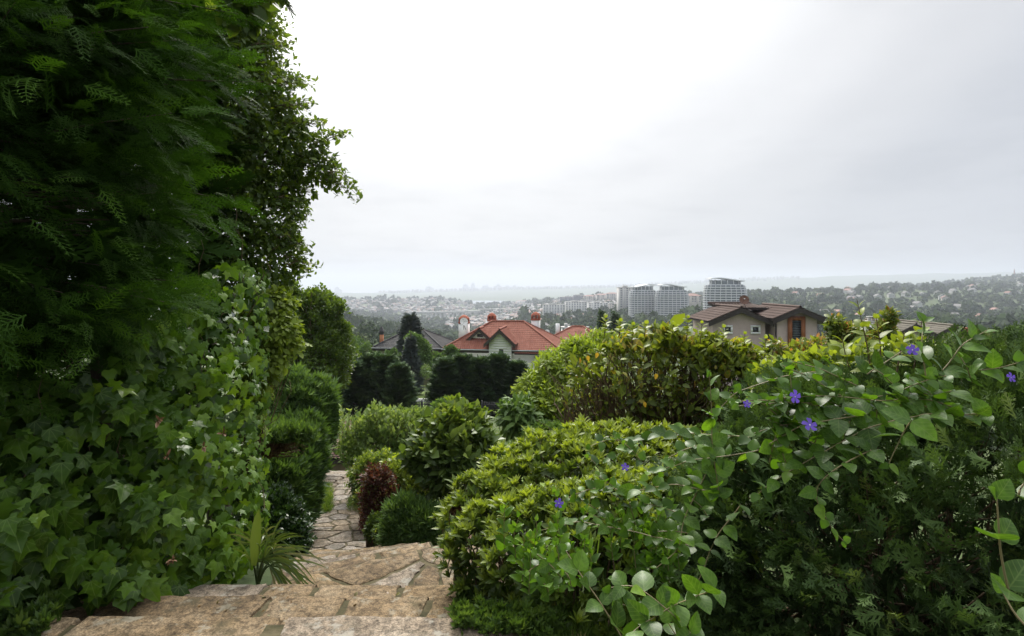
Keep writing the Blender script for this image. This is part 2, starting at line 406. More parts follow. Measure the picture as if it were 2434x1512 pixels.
wv, wf = boxes([(x - .55, -5.06, z, x + .55, -4.9, z + 1.5) for x in (-3, 0, 3) for z in (.8, 3.8)] + [(-5.06, y - .6, z, -4.9, y + .6, z + 1.5) for y in (-2.4, 2.4) for z in (.8, 3.8)])
HWin = [mesh('house_window', *box(-.55, -.08, 0, .55, .08, 1.5), glass)]
def far_house(x, y, rz, s, cream, red, label, group, wins=True):
    z = H1(x, y)
    h = empty('hillside_house', (x, y, z), label, 'house', group, rz)
    h.scale = (s, s, s)
    obj('wall', HWc if cream else HW, h); obj('roof', HRr if red else HRg, h)
    if wins:
        for wx in (-3, 0, 3):
            for wz in (.8, 3.8):
                k = obj('window', HWin[0], h); k.location = (wx, -5.02, wz)
    return h
# the row of white houses along the right-hand ridge, left to right
n0 = ['first', 'second', 'third', 'fourth', 'fifth', 'sixth', 'seventh', 'eighth', 'ninth', 'tenth']
for i, (u, v) in enumerate([(1978, 696), (2042, 695), (2085, 694), (2117, 693), (2152, 695), (2192, 693), (2228, 692), (2262, 693), (2310, 690)]):
    Y = 1180 + 30 * i
    x = (u - CX) / FL * Y
    far_house(x, Y, R(random.uniform(-22, 12)), random.uniform(1.05, 1.35), False, False, f'white gabled house on the wooded ridge, {n0[i]} of the row from the left', 'white houses along the ridge')
pos = [(1990, 738, 'lone white house low on the slope above the brown roof'), (2035, 760, 'small white house among trees left of the tall green shoots'), (2105, 735, 'white house half hidden in trees below the ridge row'),
       (2170, 722, 'white house in the middle of the slope below the ridge'), (2300, 718, 'white house with bright gable standing alone in the dark wood'), (2325, 738, 'cream long house with chimneys low on the wooded slope'),
       (2265, 752, 'white house deep in the trees above the grey tiled roof'), (2395, 690, 'large white house high on the slope at the right edge'), (2360, 742, 'cream house among trees near the right edge'),
       (2415, 705, 'white house under the skyline at the right edge'), (1890, 700, 'white houses cluster nearest the tallest tower'), (1925, 718, 'white house on the slope right of the tallest tower')]
for u, v, lab in pos:
    Y = 800 if v > 730 else 1000 if v > 712 else 1350
    far_house((u - CX) / FL * Y, Y, R(random.uniform(-35, 35)), random.uniform(1.0, 1.25), 'cream' in lab, random.random() < .3, lab.replace('houses cluster', 'house'), 'houses among the trees of the slope')
for i in range(46):
    u, Y = random.uniform(1900, 2480), random.uniform(700, 2300)
    far_house((u - CX) / FL * Y, Y, R(random.uniform(-40, 40)), random.uniform(1.0, 1.45), random.random() < .3, random.random() < .4, 'small pale house half sunk in the trees of the wooded right hillside', 'tiny houses in the hillside wood', wins=False)
for i in range(190):
    u, Y = random.uniform(1020, 1660), random.uniform(650, 2000)
    far_house((u - CX) / FL * Y, Y, R(random.uniform(-30, 30)), random.uniform(.8, 1.3), random.random() < .4, random.random() < .35, 'small house with a grey or reddish roof in the valley quarter', 'small houses of the valley quarter', wins=False)
# the town beyond: too many to count
def town(name, pts, label, hmin=5, hmax=13, red=.5):
    parts = {0: [], 1: []}
    z = H(pts[:, 0], pts[:, 1])
    wv = np.array([(-1, -1, -1), (1, -1, -1), (1, 1, -1), (-1, 1, -1), (-1, -1, 1), (1, -1, 1), (1, 1, 1), (-1, 1, 1)], float)
    wf_ = np.array([(0, 1, 5, 4), (1, 2, 6, 5), (2, 3, 7, 6), (3, 0, 4, 7)])
    rv = np.array([(-1.1, -1.1, 0), (1.1, -1.1, 0), (1.1, 1.1, 0), (-1.1, 1.1, 0), (0, -.4, 1), (0, .4, 1)], float)
    rf = np.array([(0, 1, 4, 4), (1, 2, 5, 4), (2, 3, 5, 5), (3, 0, 4, 5)])
    n = len(pts); a = rng.uniform(-.6, .6, n); c, s_ = np.cos(a), np.sin(a)
    hw = rng.uniform(4, 9, n); hd = rng.uniform(4, 7, n); hh = rng.uniform(hmin, hmax, n) / 2
    def xf(T, sx, sy, sz, dz):
        q = T[None] * np.stack([sx, sy, sz], -1)[:, None, :]
        X = q[..., 0] * c[:, None] - q[..., 1] * s_[:, None] + pts[:, 0:1]; Y = q[..., 0] * s_[:, None] + q[..., 1] * c[:, None] + pts[:, 1:2]
        return np.stack([X, Y, q[..., 2] + (z + dz)[:, None]], -1)
    VW = xf(wv, hw, hd, hh, hh - 1); VR = xf(rv, hw, hd, np.full(n, 2.6), 2 * hh - 1)
    root = obj(name, mesh(name, VW.reshape(-1, 3), (wf_[None] + (np.arange(n) * 8)[:, None, None]).reshape(-1, 4), town_wall, False, np.repeat(rng.random(n), 8)), label=label, cat='town', kind='stuff')
    tri = np.array([(0, 1, 4), (1, 2, 5), (1, 5, 4), (2, 3, 5), (3, 0, 4), (3, 4, 5)])
    obj('roofs', mesh(name + '_roofs', VR.reshape(-1, 3), (tri[None] + (np.arange(n) * 6)[:, None, None]).reshape(-1, 3), town_roof, False, np.repeat(rng.random(n), 6)), root, kind='stuff')
town_wall = leafmat('town_wall', [(0, (.16, .155, .15)), (.5, (.24, .235, .225)), (.85, (.32, .31, .30)), (1, (.5, .49, .47))], trans=0, rough=.8)
town_roof = leafmat('town_roof', [(0, (.16, .10, .08)), (.35, (.2, .12, .09)), (.4, (.10, .10, .10)), (1, (.26, .25, .245))], trans=0, rough=.8)
town('far_town', fan(1100, 700, 1110, 2300, 3500), 'hazy town spread over the low ridge beyond the valley viaduct')
town('valley_town', fan(1300, 1060, 1600, 1300, 3300), 'dense grey town roofs filling the valley behind the red tiled villa', hmin=5, hmax=11)
town('far_shore_town', fan(2200, 900, 1900, 8000, 11500), 'faint town on the far shore under the skyline towers', hmin=15, hmax=45)
# ------------------------------------------------------------------ skyline towers on the far shore
skym = plain('skyline_tower', (.30, .32, .35), rough=.6)
for i, (u, v, wd) in enumerate([(1019, 681, 60), (1026, 684, 45), (1048, 686, 40), (1075, 687, 45), (1106, 676, 55), (1112, 683, 60), (1124, 673, 40), (1131, 685, 50), (1150, 679, 45), (1157, 678, 40), (1166, 684, 55), (1177, 680, 45), (1184, 676, 50), (1192, 682, 45), (1205, 679, 50), (1214, 683, 45), (1222, 678, 40), (801, 683, 40), (807, 688, 45)]):
    Y = 8700 + 40 * (i % 5)
    b = P(u, 700, Y); t = P(u, v, Y)
    w2 = wd * .8; h = t[2] - b[2]
    root = empty('skyline_tower', b, ('faint slim tower of the lone pair at the left end of the skyline' if u < 900 else 'faint grey tower block on the far hazy skyline'), 'tower', 'far skyline towers')
    V, F = boxes([(-w2, -w2, -60, w2, w2, h * .82)]); obj('shaft', mesh('shaft', V, F, skym), root)
    V, F = boxes([(-w2 * .7, -w2 * .7, h * .82, w2 * .7, w2 * .7, h), (-3, -3, h, 3, 3, h * 1.12)]); obj('crown', mesh('crown', V, F, skym), root)

# ------------------------------------------------------------------ viaduct in the valley
vb = P(1040, 742, 2150)
vd = empty('viaduct', vb, 'pale concrete viaduct on tall piers crossing the hazy valley', 'bridge')
dirv = np.array([math.cos(.35), math.sin(.35)])
def vbox(o, a0, a1, hw, z0, z1):
    V, F = box(a0, -hw, z0, a1, hw, z1)
    c, s_ = dirv
    V = np.stack([V[:, 0] * c - V[:, 1] * s_, V[:, 0] * s_ + V[:, 1] * c, V[:, 2]], -1)
    return V, F
obj('deck', mesh('deck', *vbox(vd, -110, 190, 9, -4, 2), conc), vd)
obj('parapet', mesh('parapet', *vbox(vd, -110, 190, 9.6, 2, 3.4), conc), vd)
for k in range(11):
    a = -75 + k * 17
    V, F = vbox(vd, a - 1.9, a + 1.9, 6, -72, -4)
    obj('pier', mesh('pier', V, F, conc), vd)

# ------------------------------------------------------------------ curved balcony towers
slabm = plain('balcony_white', (.66, .67, .67), rough=.7)
def ring(w, d, n=40, sq=2.6):
    a = np.linspace(0, 2 * math.pi, n, endpoint=False)
    c, s_ = np.cos(a), np.sin(a)
    r = (np.abs(c) ** sq + np.abs(s_) ** sq) ** (-1 / sq)
    return np.stack([w * r * c, d * r * s_], -1)
def disc(r2, z0, z1):
    n = len(r2); V = np.concatenate([np.c_[r2, np.full(n, z0)], np.c_[r2, np.full(n, z1)]])
    F = [tuple(range(n - 1, -1, -1)), tuple(range(n, 2 * n))] + [(i, (i + 1) % n, (i + 1) % n + n, i + n) for i in range(n)]
    return V, F
def tower(u, vtop, vbot, wpx, Y, nfl, label, flip, rz):
    top = P(u, vtop, Y); base = P(u, vbot, Y)
    t = empty('balcony_tower', base, label, 'tower', 'curved balcony towers', rz)
    Hh = top[2] - base[2]; W = px(wpx, Y) / 2; fh = Hh / (nfl + 3.0); D = W * .8
    low = -14
    for f in range(-4, nfl + 1):
        k = 1 - .10 * max(0, (f - nfl + 4) / 4) ** 1.5 if f > nfl - 4 else 1
        z = f * fh
        if f == nfl: k *= .92
        obj('balcony_slab', mesh('balcony_slab', *disc(ring(W * k, D * k), z, z + fh * .34), slabm), t)
        if f < nfl:
            obj('glazing', mesh('glazing', *disc(ring(W * k * .94, D * k * .93), z + fh * .34, z + fh), glass2), t)
            rr = ring(W * k * .985, D * k * .985, 26)
            V, F = boxes([(x - .28, y - .28, z + fh * .34, x + .28, y + .28, z + fh) for x, y in rr])
            obj('balcony_columns', mesh('balcony_columns', V, F, slabm), t, kind='stuff')
    z = nfl * fh + fh * .34
    obj('penthouse', mesh('penthouse', *disc(ring(W * .68, D * .7), z, z + fh * 1.7), glass2), t)
    rr = ring(W * .69, D * .71, 16)
    V, F = boxes([(x - .45, y - .45, z, x + .45, y + .45, z + fh * 1.9) for x, y in rr]); obj('penthouse_columns', mesh('penthouse_columns', V, F, slabm), t, kind='stuff')
    # the wavy roof plate
    n = 14; xs = np.linspace(-1, 1, n); V = []
    for tz in (0, fh * .42):
        for x in xs:
            q = -x if flip else x
            zz = z + fh * 1.75 + fh * (.62 * math.sin(q * 2.0 + .55) ) + tz
            for y in (-1, 1): V.append((x * W * .78, y * D * .78, zz))
    F = []
    for i in range(n - 1):
        a = 2 * i; b = a + 2 * n
        F += [(a, a + 1, a + 3, a + 2), (b, b + 2, b + 3, b + 1), (a, a + 2, b + 2, b), (a + 1, b + 1, b + 3, a + 3)]
    F += [(0, 2 * n, 2 * n + 1, 1), (2 * n - 2, 2 * n - 1, 4 * n - 1, 4 * n - 2)]
    obj('roof_plate', mesh('roof_plate', V, F, slabm), t)
tower(1527, 676, 757, 66, 790, 13, 'leftmost curved white balcony tower with a wave roof', False, R(6))
tower(1596, 676, 757, 78, 760, 13, 'middle curved white balcony tower, right of its twin', True, R(-4))
tower(1722, 661, 752, 98, 640, 13, 'largest and nearest curved balcony tower above the brown house roof', True, R(-8))

# ------------------------------------------------------------------ apartment blocks
def block(u, vtop, vbot, wpx, dm, Y, floors, cols, label, roof='flat', wall=None, rz=0.0, name='apartment_block'):
    base = P(u, vbot, Y); top = P(u, vtop, Y); h = top[2] - base[2]; W = px(wpx, Y) / 2
    t = empty(name, base, label, 'apartment block', 'apartment blocks in the valley', rz)
    wall = wall or facade
    V, F = boxes([(-W, -dm, -25, W, dm, h)]); obj('wall', mesh('wall', V, F, wall), t)
    fh = h / floors; cw = 2 * W / cols
    bs = []
    for f in range(floors):
        for c in range(cols):
            x = -W + (c + .5) * cw; z = f * fh
            bs.append((x - cw * .3, -dm - .05, z + fh * .25, x + cw * .3, -dm + .3, z + fh * .8))
    V, F = boxes(bs); obj('window_rows', mesh('window_rows', V, F, glass2), t, kind='stuff')
    nb = max(2, cols // 3)
    for c in range(nb):                                            # projecting stair and balcony bays
        x = -W + (c + .5) * 2 * W / nb
        V, F = boxes([(x - cw * .32, -dm - 1.6, -20, x + cw * .32, -dm - .05, h * .97)]); obj('balcony_bay', mesh('balcony_bay', V, F, wall), t)
    if roof == 'hip':
        V = [(-W - 1, -dm - 1, h), (W + 1, -dm - 1, h), (W + 1, dm + 1, h), (-W - 1, dm + 1, h), (-W + dm, 0, h + 4), (W - dm, 0, h + 4)]
        obj('roof', mesh('roof', V, [(0, 1, 5, 4), (1, 2, 5), (2, 3, 4, 5), (3, 0, 4), (3, 2, 1, 0)], roof_red), t)
    else:
        V, F = boxes([(-W - .4, -dm - .4, h, W + .4, dm + .4, h + .7), (-W * .4, -dm * .4, h + .7, W * .2, dm * .4, h + 3.2)]); obj('roof', mesh('roof', V, F, conc), t)
block(1486, 684, 730, 34, 14, 900, 11, 5, 'grey apartment block directly behind the leftmost balcony tower', wall=conc)
block(1316, 724, 745, 52, 8, 1150, 6, 8, 'long white apartment block left of the row in the valley')
block(1368, 718, 746, 50, 8, 1180, 7, 8, 'long white apartment block in the middle of the row')
block(1420, 720, 746, 46, 8, 1200, 6, 7, 'long white apartment block right in the row by the towers')
block(1395, 716, 728, 80, 9, 1400, 3, 12, 'low white apartment slab rising behind the long white row')
block(1455, 722, 742, 36, 8, 1250, 5, 5, 'cream apartment block beside the leftmost balcony tower', wall=facade2)
block(1350, 706, 716, 40, 10, 2000, 5, 6, 'dark grey stepped block on the town hilltop', wall=plain('facade_dark', (.12, .12, .13)))
block(1375, 702, 714, 26, 10, 1950, 6, 5, 'tall dark grey block topping the town hill', wall=plain('facade_dark_b', (.10, .10, .11)))
block(1400, 704, 714, 26, 10, 1900, 4, 5, 'small cream block with hip roof right of the dark hill block', 'hip', facade2)
block(1432, 701, 713, 30, 10, 1880, 4, 5, 'cream hip-roofed block left of the pair on the hill', 'hip', facade2)
block(1454, 698, 712, 28, 10, 1850, 4, 5, 'cream hip-roofed block right of the pair on the hill', 'hip', facade2)
block(1645, 703, 718, 34, 9, 980, 4, 6, 'cream hip-roofed block seen between the balcony towers', 'hip', facade2)
block(1346, 779, 791, 22, 6, 420, 2, 5, 'small white flat-roofed house behind the red tiled villa')
block(1400, 790, 800, 34, 5, 330, 2, 4, 'white low building beside the two dark spruces', wall=facade)
block(1255, 716, 721, 60, 10, 3000, 3, 12, 'faint pale row of flats by the water', 'hip')
# long pale road embankment
for (u0, u1, v, Y, lab) in [(1135, 1360, 735, 1750, 'pale road viaduct line running behind the red villa in the valley')]:
    a, b = P(u0, v, Y), P(u1, v - 5, Y + 250)
    rt = empty('highway_bridge', a, lab, 'bridge')
    d = b - a
    V, F = slab(rel(rt, np.array([a, b, b + (0, 14, 0), a + (0, 14, 0)])), 2.2)
    obj('deck', mesh('deck', V, F, conc), rt)
    for k in np.linspace(.05, .95, 12):
        q = a + d * k - a; V, F = box(q[0] - 1.2, q[1] + 4, q[2] - 30, q[0] + 1.2, q[1] + 8, q[2] - 2.2)
        obj('pier', mesh('pier', V, F, conc), rt)
# red mast on the skyline at the right
mb = P(2410, 660, 2600)
mr = empty('mosque', mb, 'red minaret beside a low hall on the skyline, right edge', 'minaret')
mred = plain('minaret_red', (.30, .14, .12))
V, F = disc(ring(2.2, 2.2, 8, 2), -10, 30); obj('shaft', mesh('shaft', V, F, mred), mr)
V = [(2.2 * math.cos(a), 2.2 * math.sin(a), 30) for a in np.arange(8) * math.pi / 4] + [(0, 0, 42)]
obj('spire', mesh('spire', V, [(i, (i + 1) % 8, 8) for i in range(8)], mred), mr)
V, F = boxes([(4, -6, -8, 30, 6, 6)]); obj('hall', mesh('hall', V, F, mred), mr)

# ------------------------------------------------------------------ tiled villas near by
def tilemat(name, a, b, c):
    return surf(name, [(.25, a), (.5, b), (.75, c)], scale=1.1, detail=8, rough=.85, bump=.25, bscale=9)
tile_red = tilemat('tile_red', (.17, .055, .035), (.235, .082, .052), (.29, .125, .085))
tile_grey = tilemat('tile_grey', (.035, .034, .035), (.055, .053, .052), (.085, .08, .075))
tile_brown = tilemat('tile_brown', (.065, .042, .033), (.095, .062, .05), (.13, .09, .072))
tile_stone = tilemat('tile_stone', (.10, .09, .07), (.15, .135, .105), (.20, .18, .145))
white_wall = surf('white_boards', [(.36, (.72, .715, .70)), (.64, (.82, .815, .80))], scale=2, rough=.7, bump=.1)
fascia = plain('fascia_dark', (.035, .026, .022), rough=.6)
metal_w = plain('flashing', (.45, .46, .47), rough=.5)
brickm = surf('chimney_brick', [(.3, (.22, .06, .035)), (.7, (.36, .12, .07))], scale=6, rough=.9, bump=.4)
def tiled(root, name, poly, mat, pitch=.30, course=.42, amp=.055):
    """pantiled plane: poly = eave left, eave right, ridge right, ridge left (ridge may be one point); ribs and courses are geometry"""
    p = [np.asarray(q, float) for q in poly]
    a, b = p[0], p[1]; c, d = p[2], p[-1]
    ex = unit(b - a); nrm = unit(np.cross(b - a, (c + d) / 2 - a)); ey = np.cross(nrm, ex)
    loc = np.array([[(q - a) @ ex, (q - a) @ ey] for q in p])
    x0, x1, y1 = loc[:, 0].min(), loc[:, 0].max(), loc[:, 1].max()
    nx = max(2, int((x1 - x0) / pitch)); ny = max(1, int(y1 / course))
    def span(y):
        f = y / y1
        return loc[0, 0] + (loc[-1, 0] - loc[0, 0]) * f, loc[1, 0] + (loc[2, 0] - loc[1, 0]) * f
    V, F = [], []
    for j in range(ny):
        ya, yb = y1 * j / ny, y1 * (j + 1) / ny + .04
        l0, r0 = span(ya); l1, r1 = span(min(yb, y1))
        k0 = int(math.floor((min(l0, l1)) / pitch)); k1 = int(math.ceil(max(r0, r1) / pitch))
        row = []
        for k in range(k0 * 3, k1 * 3 + 1):
            x = k * pitch / 3; h = amp * (.5 + .5 * math.cos(2 * math.pi * k / 3))
            xa, xb = min(max(x, l0), r0), min(max(x, l1), r1)
            row.append((xa, ya, h + .05, xb, min(yb, y1), h))
        o = len(V)
        for (xa, ya_, ha, xb, yb_, hb) in row:
            V.append(a + ex * xa + ey * ya_ + nrm * ha); V.append(a + ex * xb + ey * yb_ + nrm * hb)
        m = len(row)
        F += [(o + 2 * i, o + 2 * i + 2, o + 2 * i + 3, o + 2 * i + 1) for i in range(m - 1)]
    o = obj(name, mesh(name, V, F, mat), root, kind='stuff')
    base = np.array(p) - nrm * .03
    V, F = slab(base, .12); obj('roof_deck', mesh('roof_deck', V, F, fascia), o)
    return o
def ridge_cap(root, a, b, mat, r=.13):
    V, F, _ = tubes([np.array([a, b], float)], [np.array([r, r])], 6)
    obj('ridge_tile', mesh('ridge_tile', V, F, mat), root)
def chimney(root, x, y, z0, z1, w, shaft, cap, dome=True):
    V, F = boxes([(x - w, y - w, z0, x + w, y + w, z1)]); c = obj('chimney', mesh('chimney', V, F, shaft), root)
    if dome:
        bs = [(x + sx * w * .8 - .12, y + sy * w * .8 - .12, z1, x + sx * w * .8 + .12, y + sy * w * .8 + .12, z1 + .55) for sx in (-1, 0, 1) for sy in (-1, 0, 1) if sx or sy]
        bs.append((x - w * 1.08, y - w * 1.08, z1 - .18, x + w * 1.08, y + w * 1.08, z1 + .06))
        V, F = boxes(bs); obj('chimney_vent', mesh('chimney_vent', V, F, cap), c)
        r = ring(w * 1.15, w * 1.15, 16, 5)
        V = np.concatenate([np.c_[r, np.full(16, z1 + .55)], np.c_[r * .6, np.full(16, z1 + .85)], np.c_[r * .12, np.full(16, z1 + 1.02)]]); V[:, :2] += (x, y)
        F = [(i, (i + 1) % 16, (i + 1) % 16 + 16, i + 16) for i in range(16)] + [(i + 16, (i + 1) % 16 + 16, (i + 1) % 16 + 32, i + 32) for i in range(16)] + [tuple(range(32, 48)), tuple(range(15, -1, -1))]
        obj('chimney_cap', mesh('chimney_cap', V, F, cap), c)
    return c
def hip(root, x0, y0, x1, y1, z, rh, mat, inset=None, over=.0):
    ins = inset if inset is not None else (y1 - y0) / 2
    ym = (y0 + y1) / 2
    A, B, Cc, D = (x0, y0, z), (x1, y0, z), (x1, y1, z), (x0, y1, z)
    l, r = (x0 + ins, ym, z + rh), (x1 - ins, ym, z + rh)
    tiled(root, 'roof_tiles', [A, B, r, l], mat); tiled(root, 'roof_tiles', [B, Cc, r, r], mat)
    tiled(root, 'roof_tiles', [Cc, D, l, r], mat); tiled(root, 'roof_tiles', [D, A, l, l], mat)
    for a, b in ((A, l), (D, l), (B, r), (Cc, r), (l, r)): ridge_cap(root, np.array(a) + (0, 0, .08), np.array(b) + (0, 0, .08), mat)
    t = .28
    V, F = boxes([(x0 - .1, y0 - .12, z - .45, x1 + .1, y0 + .1, z - .02), (x1 - .1, y0 + .1, z - .45, x1 + .12, y1, z - .02), (x0 - .12, y0 + .1, z - .45, x0 + .1, y1, z - .02)])
    obj('eave_board', mesh('eave_board', V, F, fascia), root)
    V, F = boxes([(x0 - .15, y0 - .26, z - .10, x1 + .15, y0 - .13, z + .0)]); obj('gutter', mesh('gutter', V, F, metal_w), root)

# red tiled villa
fl = P(1052, 829, 75)
va = empty('red_villa', (fl[0], fl[1], H1(fl[0] + 6, 80)), 'white villa with a red tiled hip roof beyond the dark cypress hedge', 'house', rz=-R(9))
ze = fl[2] - va.location.z
VW_, VD_ = 15.6, 11.0
hip(va, 0, 0, VW_, VD_, ze, 3.3, tile_red, 5.6)
V, F = boxes([(.8, .9, -1, VW_ - .8, VD_ - .8, ze - .3)]); obj('wall', mesh('wall', V, F, white_wall), va)
V, F = boxes([(12.6, .84, ze - 1.25, 13.1, .95, ze - .55)]); obj('wall_lamp', mesh('wall_lamp', V, F, fascia), va)
def gable(root, xc, hw, yf, yb, z0, ze_, za, mat, wall, over=.45, boards=0):
    """a front-facing gable running back into the roof"""
    k = (za - ze_) / hw
    V = [(xc - hw, yf, z0), (xc + hw, yf, z0), (xc + hw, yf, ze_), (xc, yf, za), (xc - hw, yf, ze_), (xc - hw, yb, z0), (xc + hw, yb, z0), (xc + hw, yb, ze_), (xc, yb, za), (xc - hw, yb, ze_)]
    g = obj('gable_wall', mesh('gable_wall', V, [(0, 1, 2, 3, 4), (1, 6, 7, 2), (5, 0, 4, 9), (6, 5, 9, 8, 7)], wall), root)
    o = over
    L_, Rr = (xc - hw - o, yf - o, ze_ - o * k), (xc + hw + o, yf - o, ze_ - o * k)
    Lb, Rb = (xc - hw - o, yb, ze_ - o * k), (xc + hw + o, yb, ze_ - o * k)
    T, Tb = (xc, yf - o, za + .05), (xc, yb, za + .05)
    tiled(root, 'roof_tiles', [Lb, L_, T, Tb], mat); tiled(root, 'roof_tiles', [Rr, Rb, Tb, T], mat)
    ridge_cap(root, np.array(T) + (0, 0, .08), np.array(Tb) + (0, 0, .08), mat)
    for s_ in (-1, 1):
        e = np.array([xc + s_ * (hw + o), yf - o - .06, ze_ - o * k]); t = np.array([xc, yf - o - .06, za + .05])
        q = np.array([e, t, t - (0, 0, .42), e - (0, 0, .42)]); q2 = q + (0, .12, 0)
        V = np.concatenate([q, q2]); F = [(0, 1, 2, 3), (7, 6, 5, 4), (0, 4, 5, 1), (1, 5, 6, 2), (2, 6, 7, 3), (3, 7, 4, 0)]
        obj('barge_board', mesh('barge_board', V, F, fascia), root)
    return g
gx = 7.75
g = gable(va, gx, 1.45, -.45, 5.0, -1, ze + 1.3, ze + 2.62, tile_red, white_wall, .6)
for k in range(16):                                                # white boards of the gable front
    z = ze - 3.2 + k * .33
    hw = 1.45 if z + .33 <= ze + 1.3 else max(.12, 1.45 * (ze + 2.62 - z - .33) / 1.32)
    if z + .33 > ze + 2.5: break
    V, F = boxes([(gx - hw, -.50, z + .02, gx + hw, -.455, z + .33)]); obj('board', mesh('board', V, F, white_wall), g)
V, F = boxes([(gx - .05, -.54, ze - 1.9, gx + .38, -.505, ze + .05)]); wn = obj('window', mesh('window', V, F, glass), va)
V, F = boxes([(gx - .11, -.57, ze - 1.98, gx - .05, -.48, ze + .12), (gx + .38, -.57, ze - 1.98, gx + .44, -.48, ze + .12), (gx - .05, -.57, ze + .05, gx + .38, -.48, ze + .12)]); obj('frame', mesh('frame', V, F, fascia), wn)
g2 = gable(va, 4.55, 1.35, 2.0, 5.2, ze + .9, ze + 1.35, ze + 2.5, tile_red, white_wall, .4)
V, F = boxes([(4.2, 1.93, ze + 1.42, 5.0, 1.99, ze + 1.82)]); obj('window', mesh('window', V, F, glass), va)
chimney(va, 2.1, 3.2, ze + .2, ze + 3.3, .62, white_wall, brickm)
chimney(va, 5.0, 8.2, ze + 1, ze + 3.35, .55, white_wall, brickm)
chimney(va, 11.4, 8.0, ze + 1, ze + 3.55, .58, white_wall, brickm)
tiled(va, 'lower_roof_tiles', [(9.6, -.35, ze - .42), (15.7, -.35, ze - .42), (15.0, .75, ze + .1), (9.6, .75, ze + .1)], tile_red)
# dish on the chimney
def dish(name, loc, r, mat, label, face):
    d = empty(name, loc, label, 'satellite dish')
    V, F = [(0, 0, 0)], []
    f = Vector(face).normalized(); q = f.to_track_quat('Z', 'Y').to_matrix()
    for i in range(1, 5):
        for j in range(16):
            a = j * math.pi / 8; rr = r * i / 4
            V.append((rr * math.cos(a), rr * math.sin(a), .22 * r * (i / 4) ** 2))
    V = [tuple(q @ Vector(v)) for v in V]
    F = [(0, 1 + j, 1 + (j + 1) % 16) for j in range(16)]
    for i in range(3):
        F += [(1 + i * 16 + j, 17 + i * 16 + j, 17 + i * 16 + (j + 1) % 16, 1 + i * 16 + (j + 1) % 16) for j in range(16)]
    obj('reflector', mesh('reflector', V, F, mat, True), d)
    tip = q @ Vector((0, 0, r * .9))
    paths = [np.array([tuple(q @ Vector((r * .9 * math.cos(a), r * .9 * math.sin(a), .2 * r))), tuple(tip)]) for a in (0, 2.1, 4.2)]
    V, F, _ = tubes(paths, [np.full(2, r * .03)] * 3, 4); obj('feed_arm', mesh('feed_arm', V, F, fascia), d)
    V, F = box(tip.x - r * .09, tip.y - r * .09, tip.z - r * .09, tip.x + r * .09, tip.y + r * .09, tip.z + r * .09); obj('feed_horn', mesh('feed_horn', V, F, white_wall), d)
    back = -f * r * .12
    V, F, _ = tubes([np.array([tuple(back), (back.x, back.y + .05, -r * 1.9)]), np.array([(back.x, back.y, -r * .6), (back.x + r * .5, back.y, -r * 1.9)])], [np.full(2, r * .06)] * 2, 5)
    obj('mast', mesh('mast', V, F, fascia), d)
    return d
dish('satellite_dish', P(1102, 765, 76.0), .55, white_wall, 'white satellite dish fixed to the left chimney of the red villa', (.3, -.9, .35))

# second red roof further right
b2 = P(1302, 806, 96)
v2 = empty('red_roof_house', (b2[0], b2[1], H1(b2[0] + 3, 100)), 'low house with pinkish red hip roof right behind the red villa', 'house', rz=-R(14))
z2 = b2[2] - v2.location.z
hip(v2, 0, 0, 9, 8, z2, 1.9, tile_red, 3.6)
V, F = boxes([(.5, .5, -1, 8.5, 7.5, z2 - .2)]); obj('wall', mesh('wall', V, F, white_wall), v2)
chimney(v2, 1.1, 3.2, z2, z2 + 2.4, .3, white_wall, brickm, False)
dish('satellite_dish', P(1300, 789, 95.4), .42, white_wall, 'small white satellite dish on the house behind the red villa', (-.2, -.9, .4))

# dark grey roofed house on the left
b3 = P(886, 826, 82)
v3 = empty('grey_roof_house', (b3[0], b3[1], H1(b3[0] + 5, 88)), 'cream house with a dark grey tiled hip roof left of the red villa', 'house', rz=-R(6))
z3 = b3[2] - v3.location.z
hip(v3, 0, 0, 10.2, 9, z3, 2.3, tile_grey, 4.2)
cream = plain('cream_wall', (.42, .34, .24), rough=.85)
V, F = boxes([(.5, .6, -1, 9.7, 8.5, z3 - .2)]); obj('wall', mesh('wall', V, F, cream), v3)
gable(v3, 4.4, 1.0, 1.6, 4.2, z3 + .55, z3 + .85, z3 + 1.6, tile_grey, white_wall, .35)
V, F = boxes([(4.1, 1.53, z3 + .9, 4.7, 1.59, z3 + 1.2)]); obj('window', mesh('window', V, F, glass), v3)
orange = plain('orange_render', (.42, .17, .08), rough=.85)
chimney(v3, .75, 1.6, z3 - .2, z3 + 1.9, .22, orange, tile_grey)

# brown roofed house on the right
b4 = P(1672, 764, 50)
zb = H1(b4[0] + 5, 54)
v4 = empty('brown_roof_house', (b4[0], 50, zb), 'pinkish house with brown tiled twin gables and orange framed window', 'house')
mauve = surf('mauve_render', [(.36, (.46, .36, .335)), (.64, (.54, .43, .40))], scale=1.5, rough=.9, bump=.15, bscale=25)
def lz(v, Y=50): return P(0, v, Y)[2] - zb
def lx(u, Y=50): return P(u, 0, Y)[0] - b4[0]
xa, xb_, xc_ = lx(1756), lx(1836), lx(1884)
g1 = gable(v4, xa, lx(1756) - lx(1694), 0, 5.5, 0, lz(758), lz(733), tile_brown, mauve, .55)
g3 = gable(v4, xc_, lx(1884) - lx(1838), -.7, 6, 0, lz(750), lz(731.5), tile_brown, mauve, .6)
V, F = boxes([(lx(1838) + .02, -.66, 0, lx(1932), 5.9, lz(752))]); obj('wall', mesh('wall', V, F, mauve), v4)
tiled(v4, 'roof_tiles', [(lx(1963), -1.2, lz(769)), (lx(1963), 8, lz(769)), (lx(1925), 8, lz(748)), (lx(1925), -1.2, lz(748))], tile_brown)
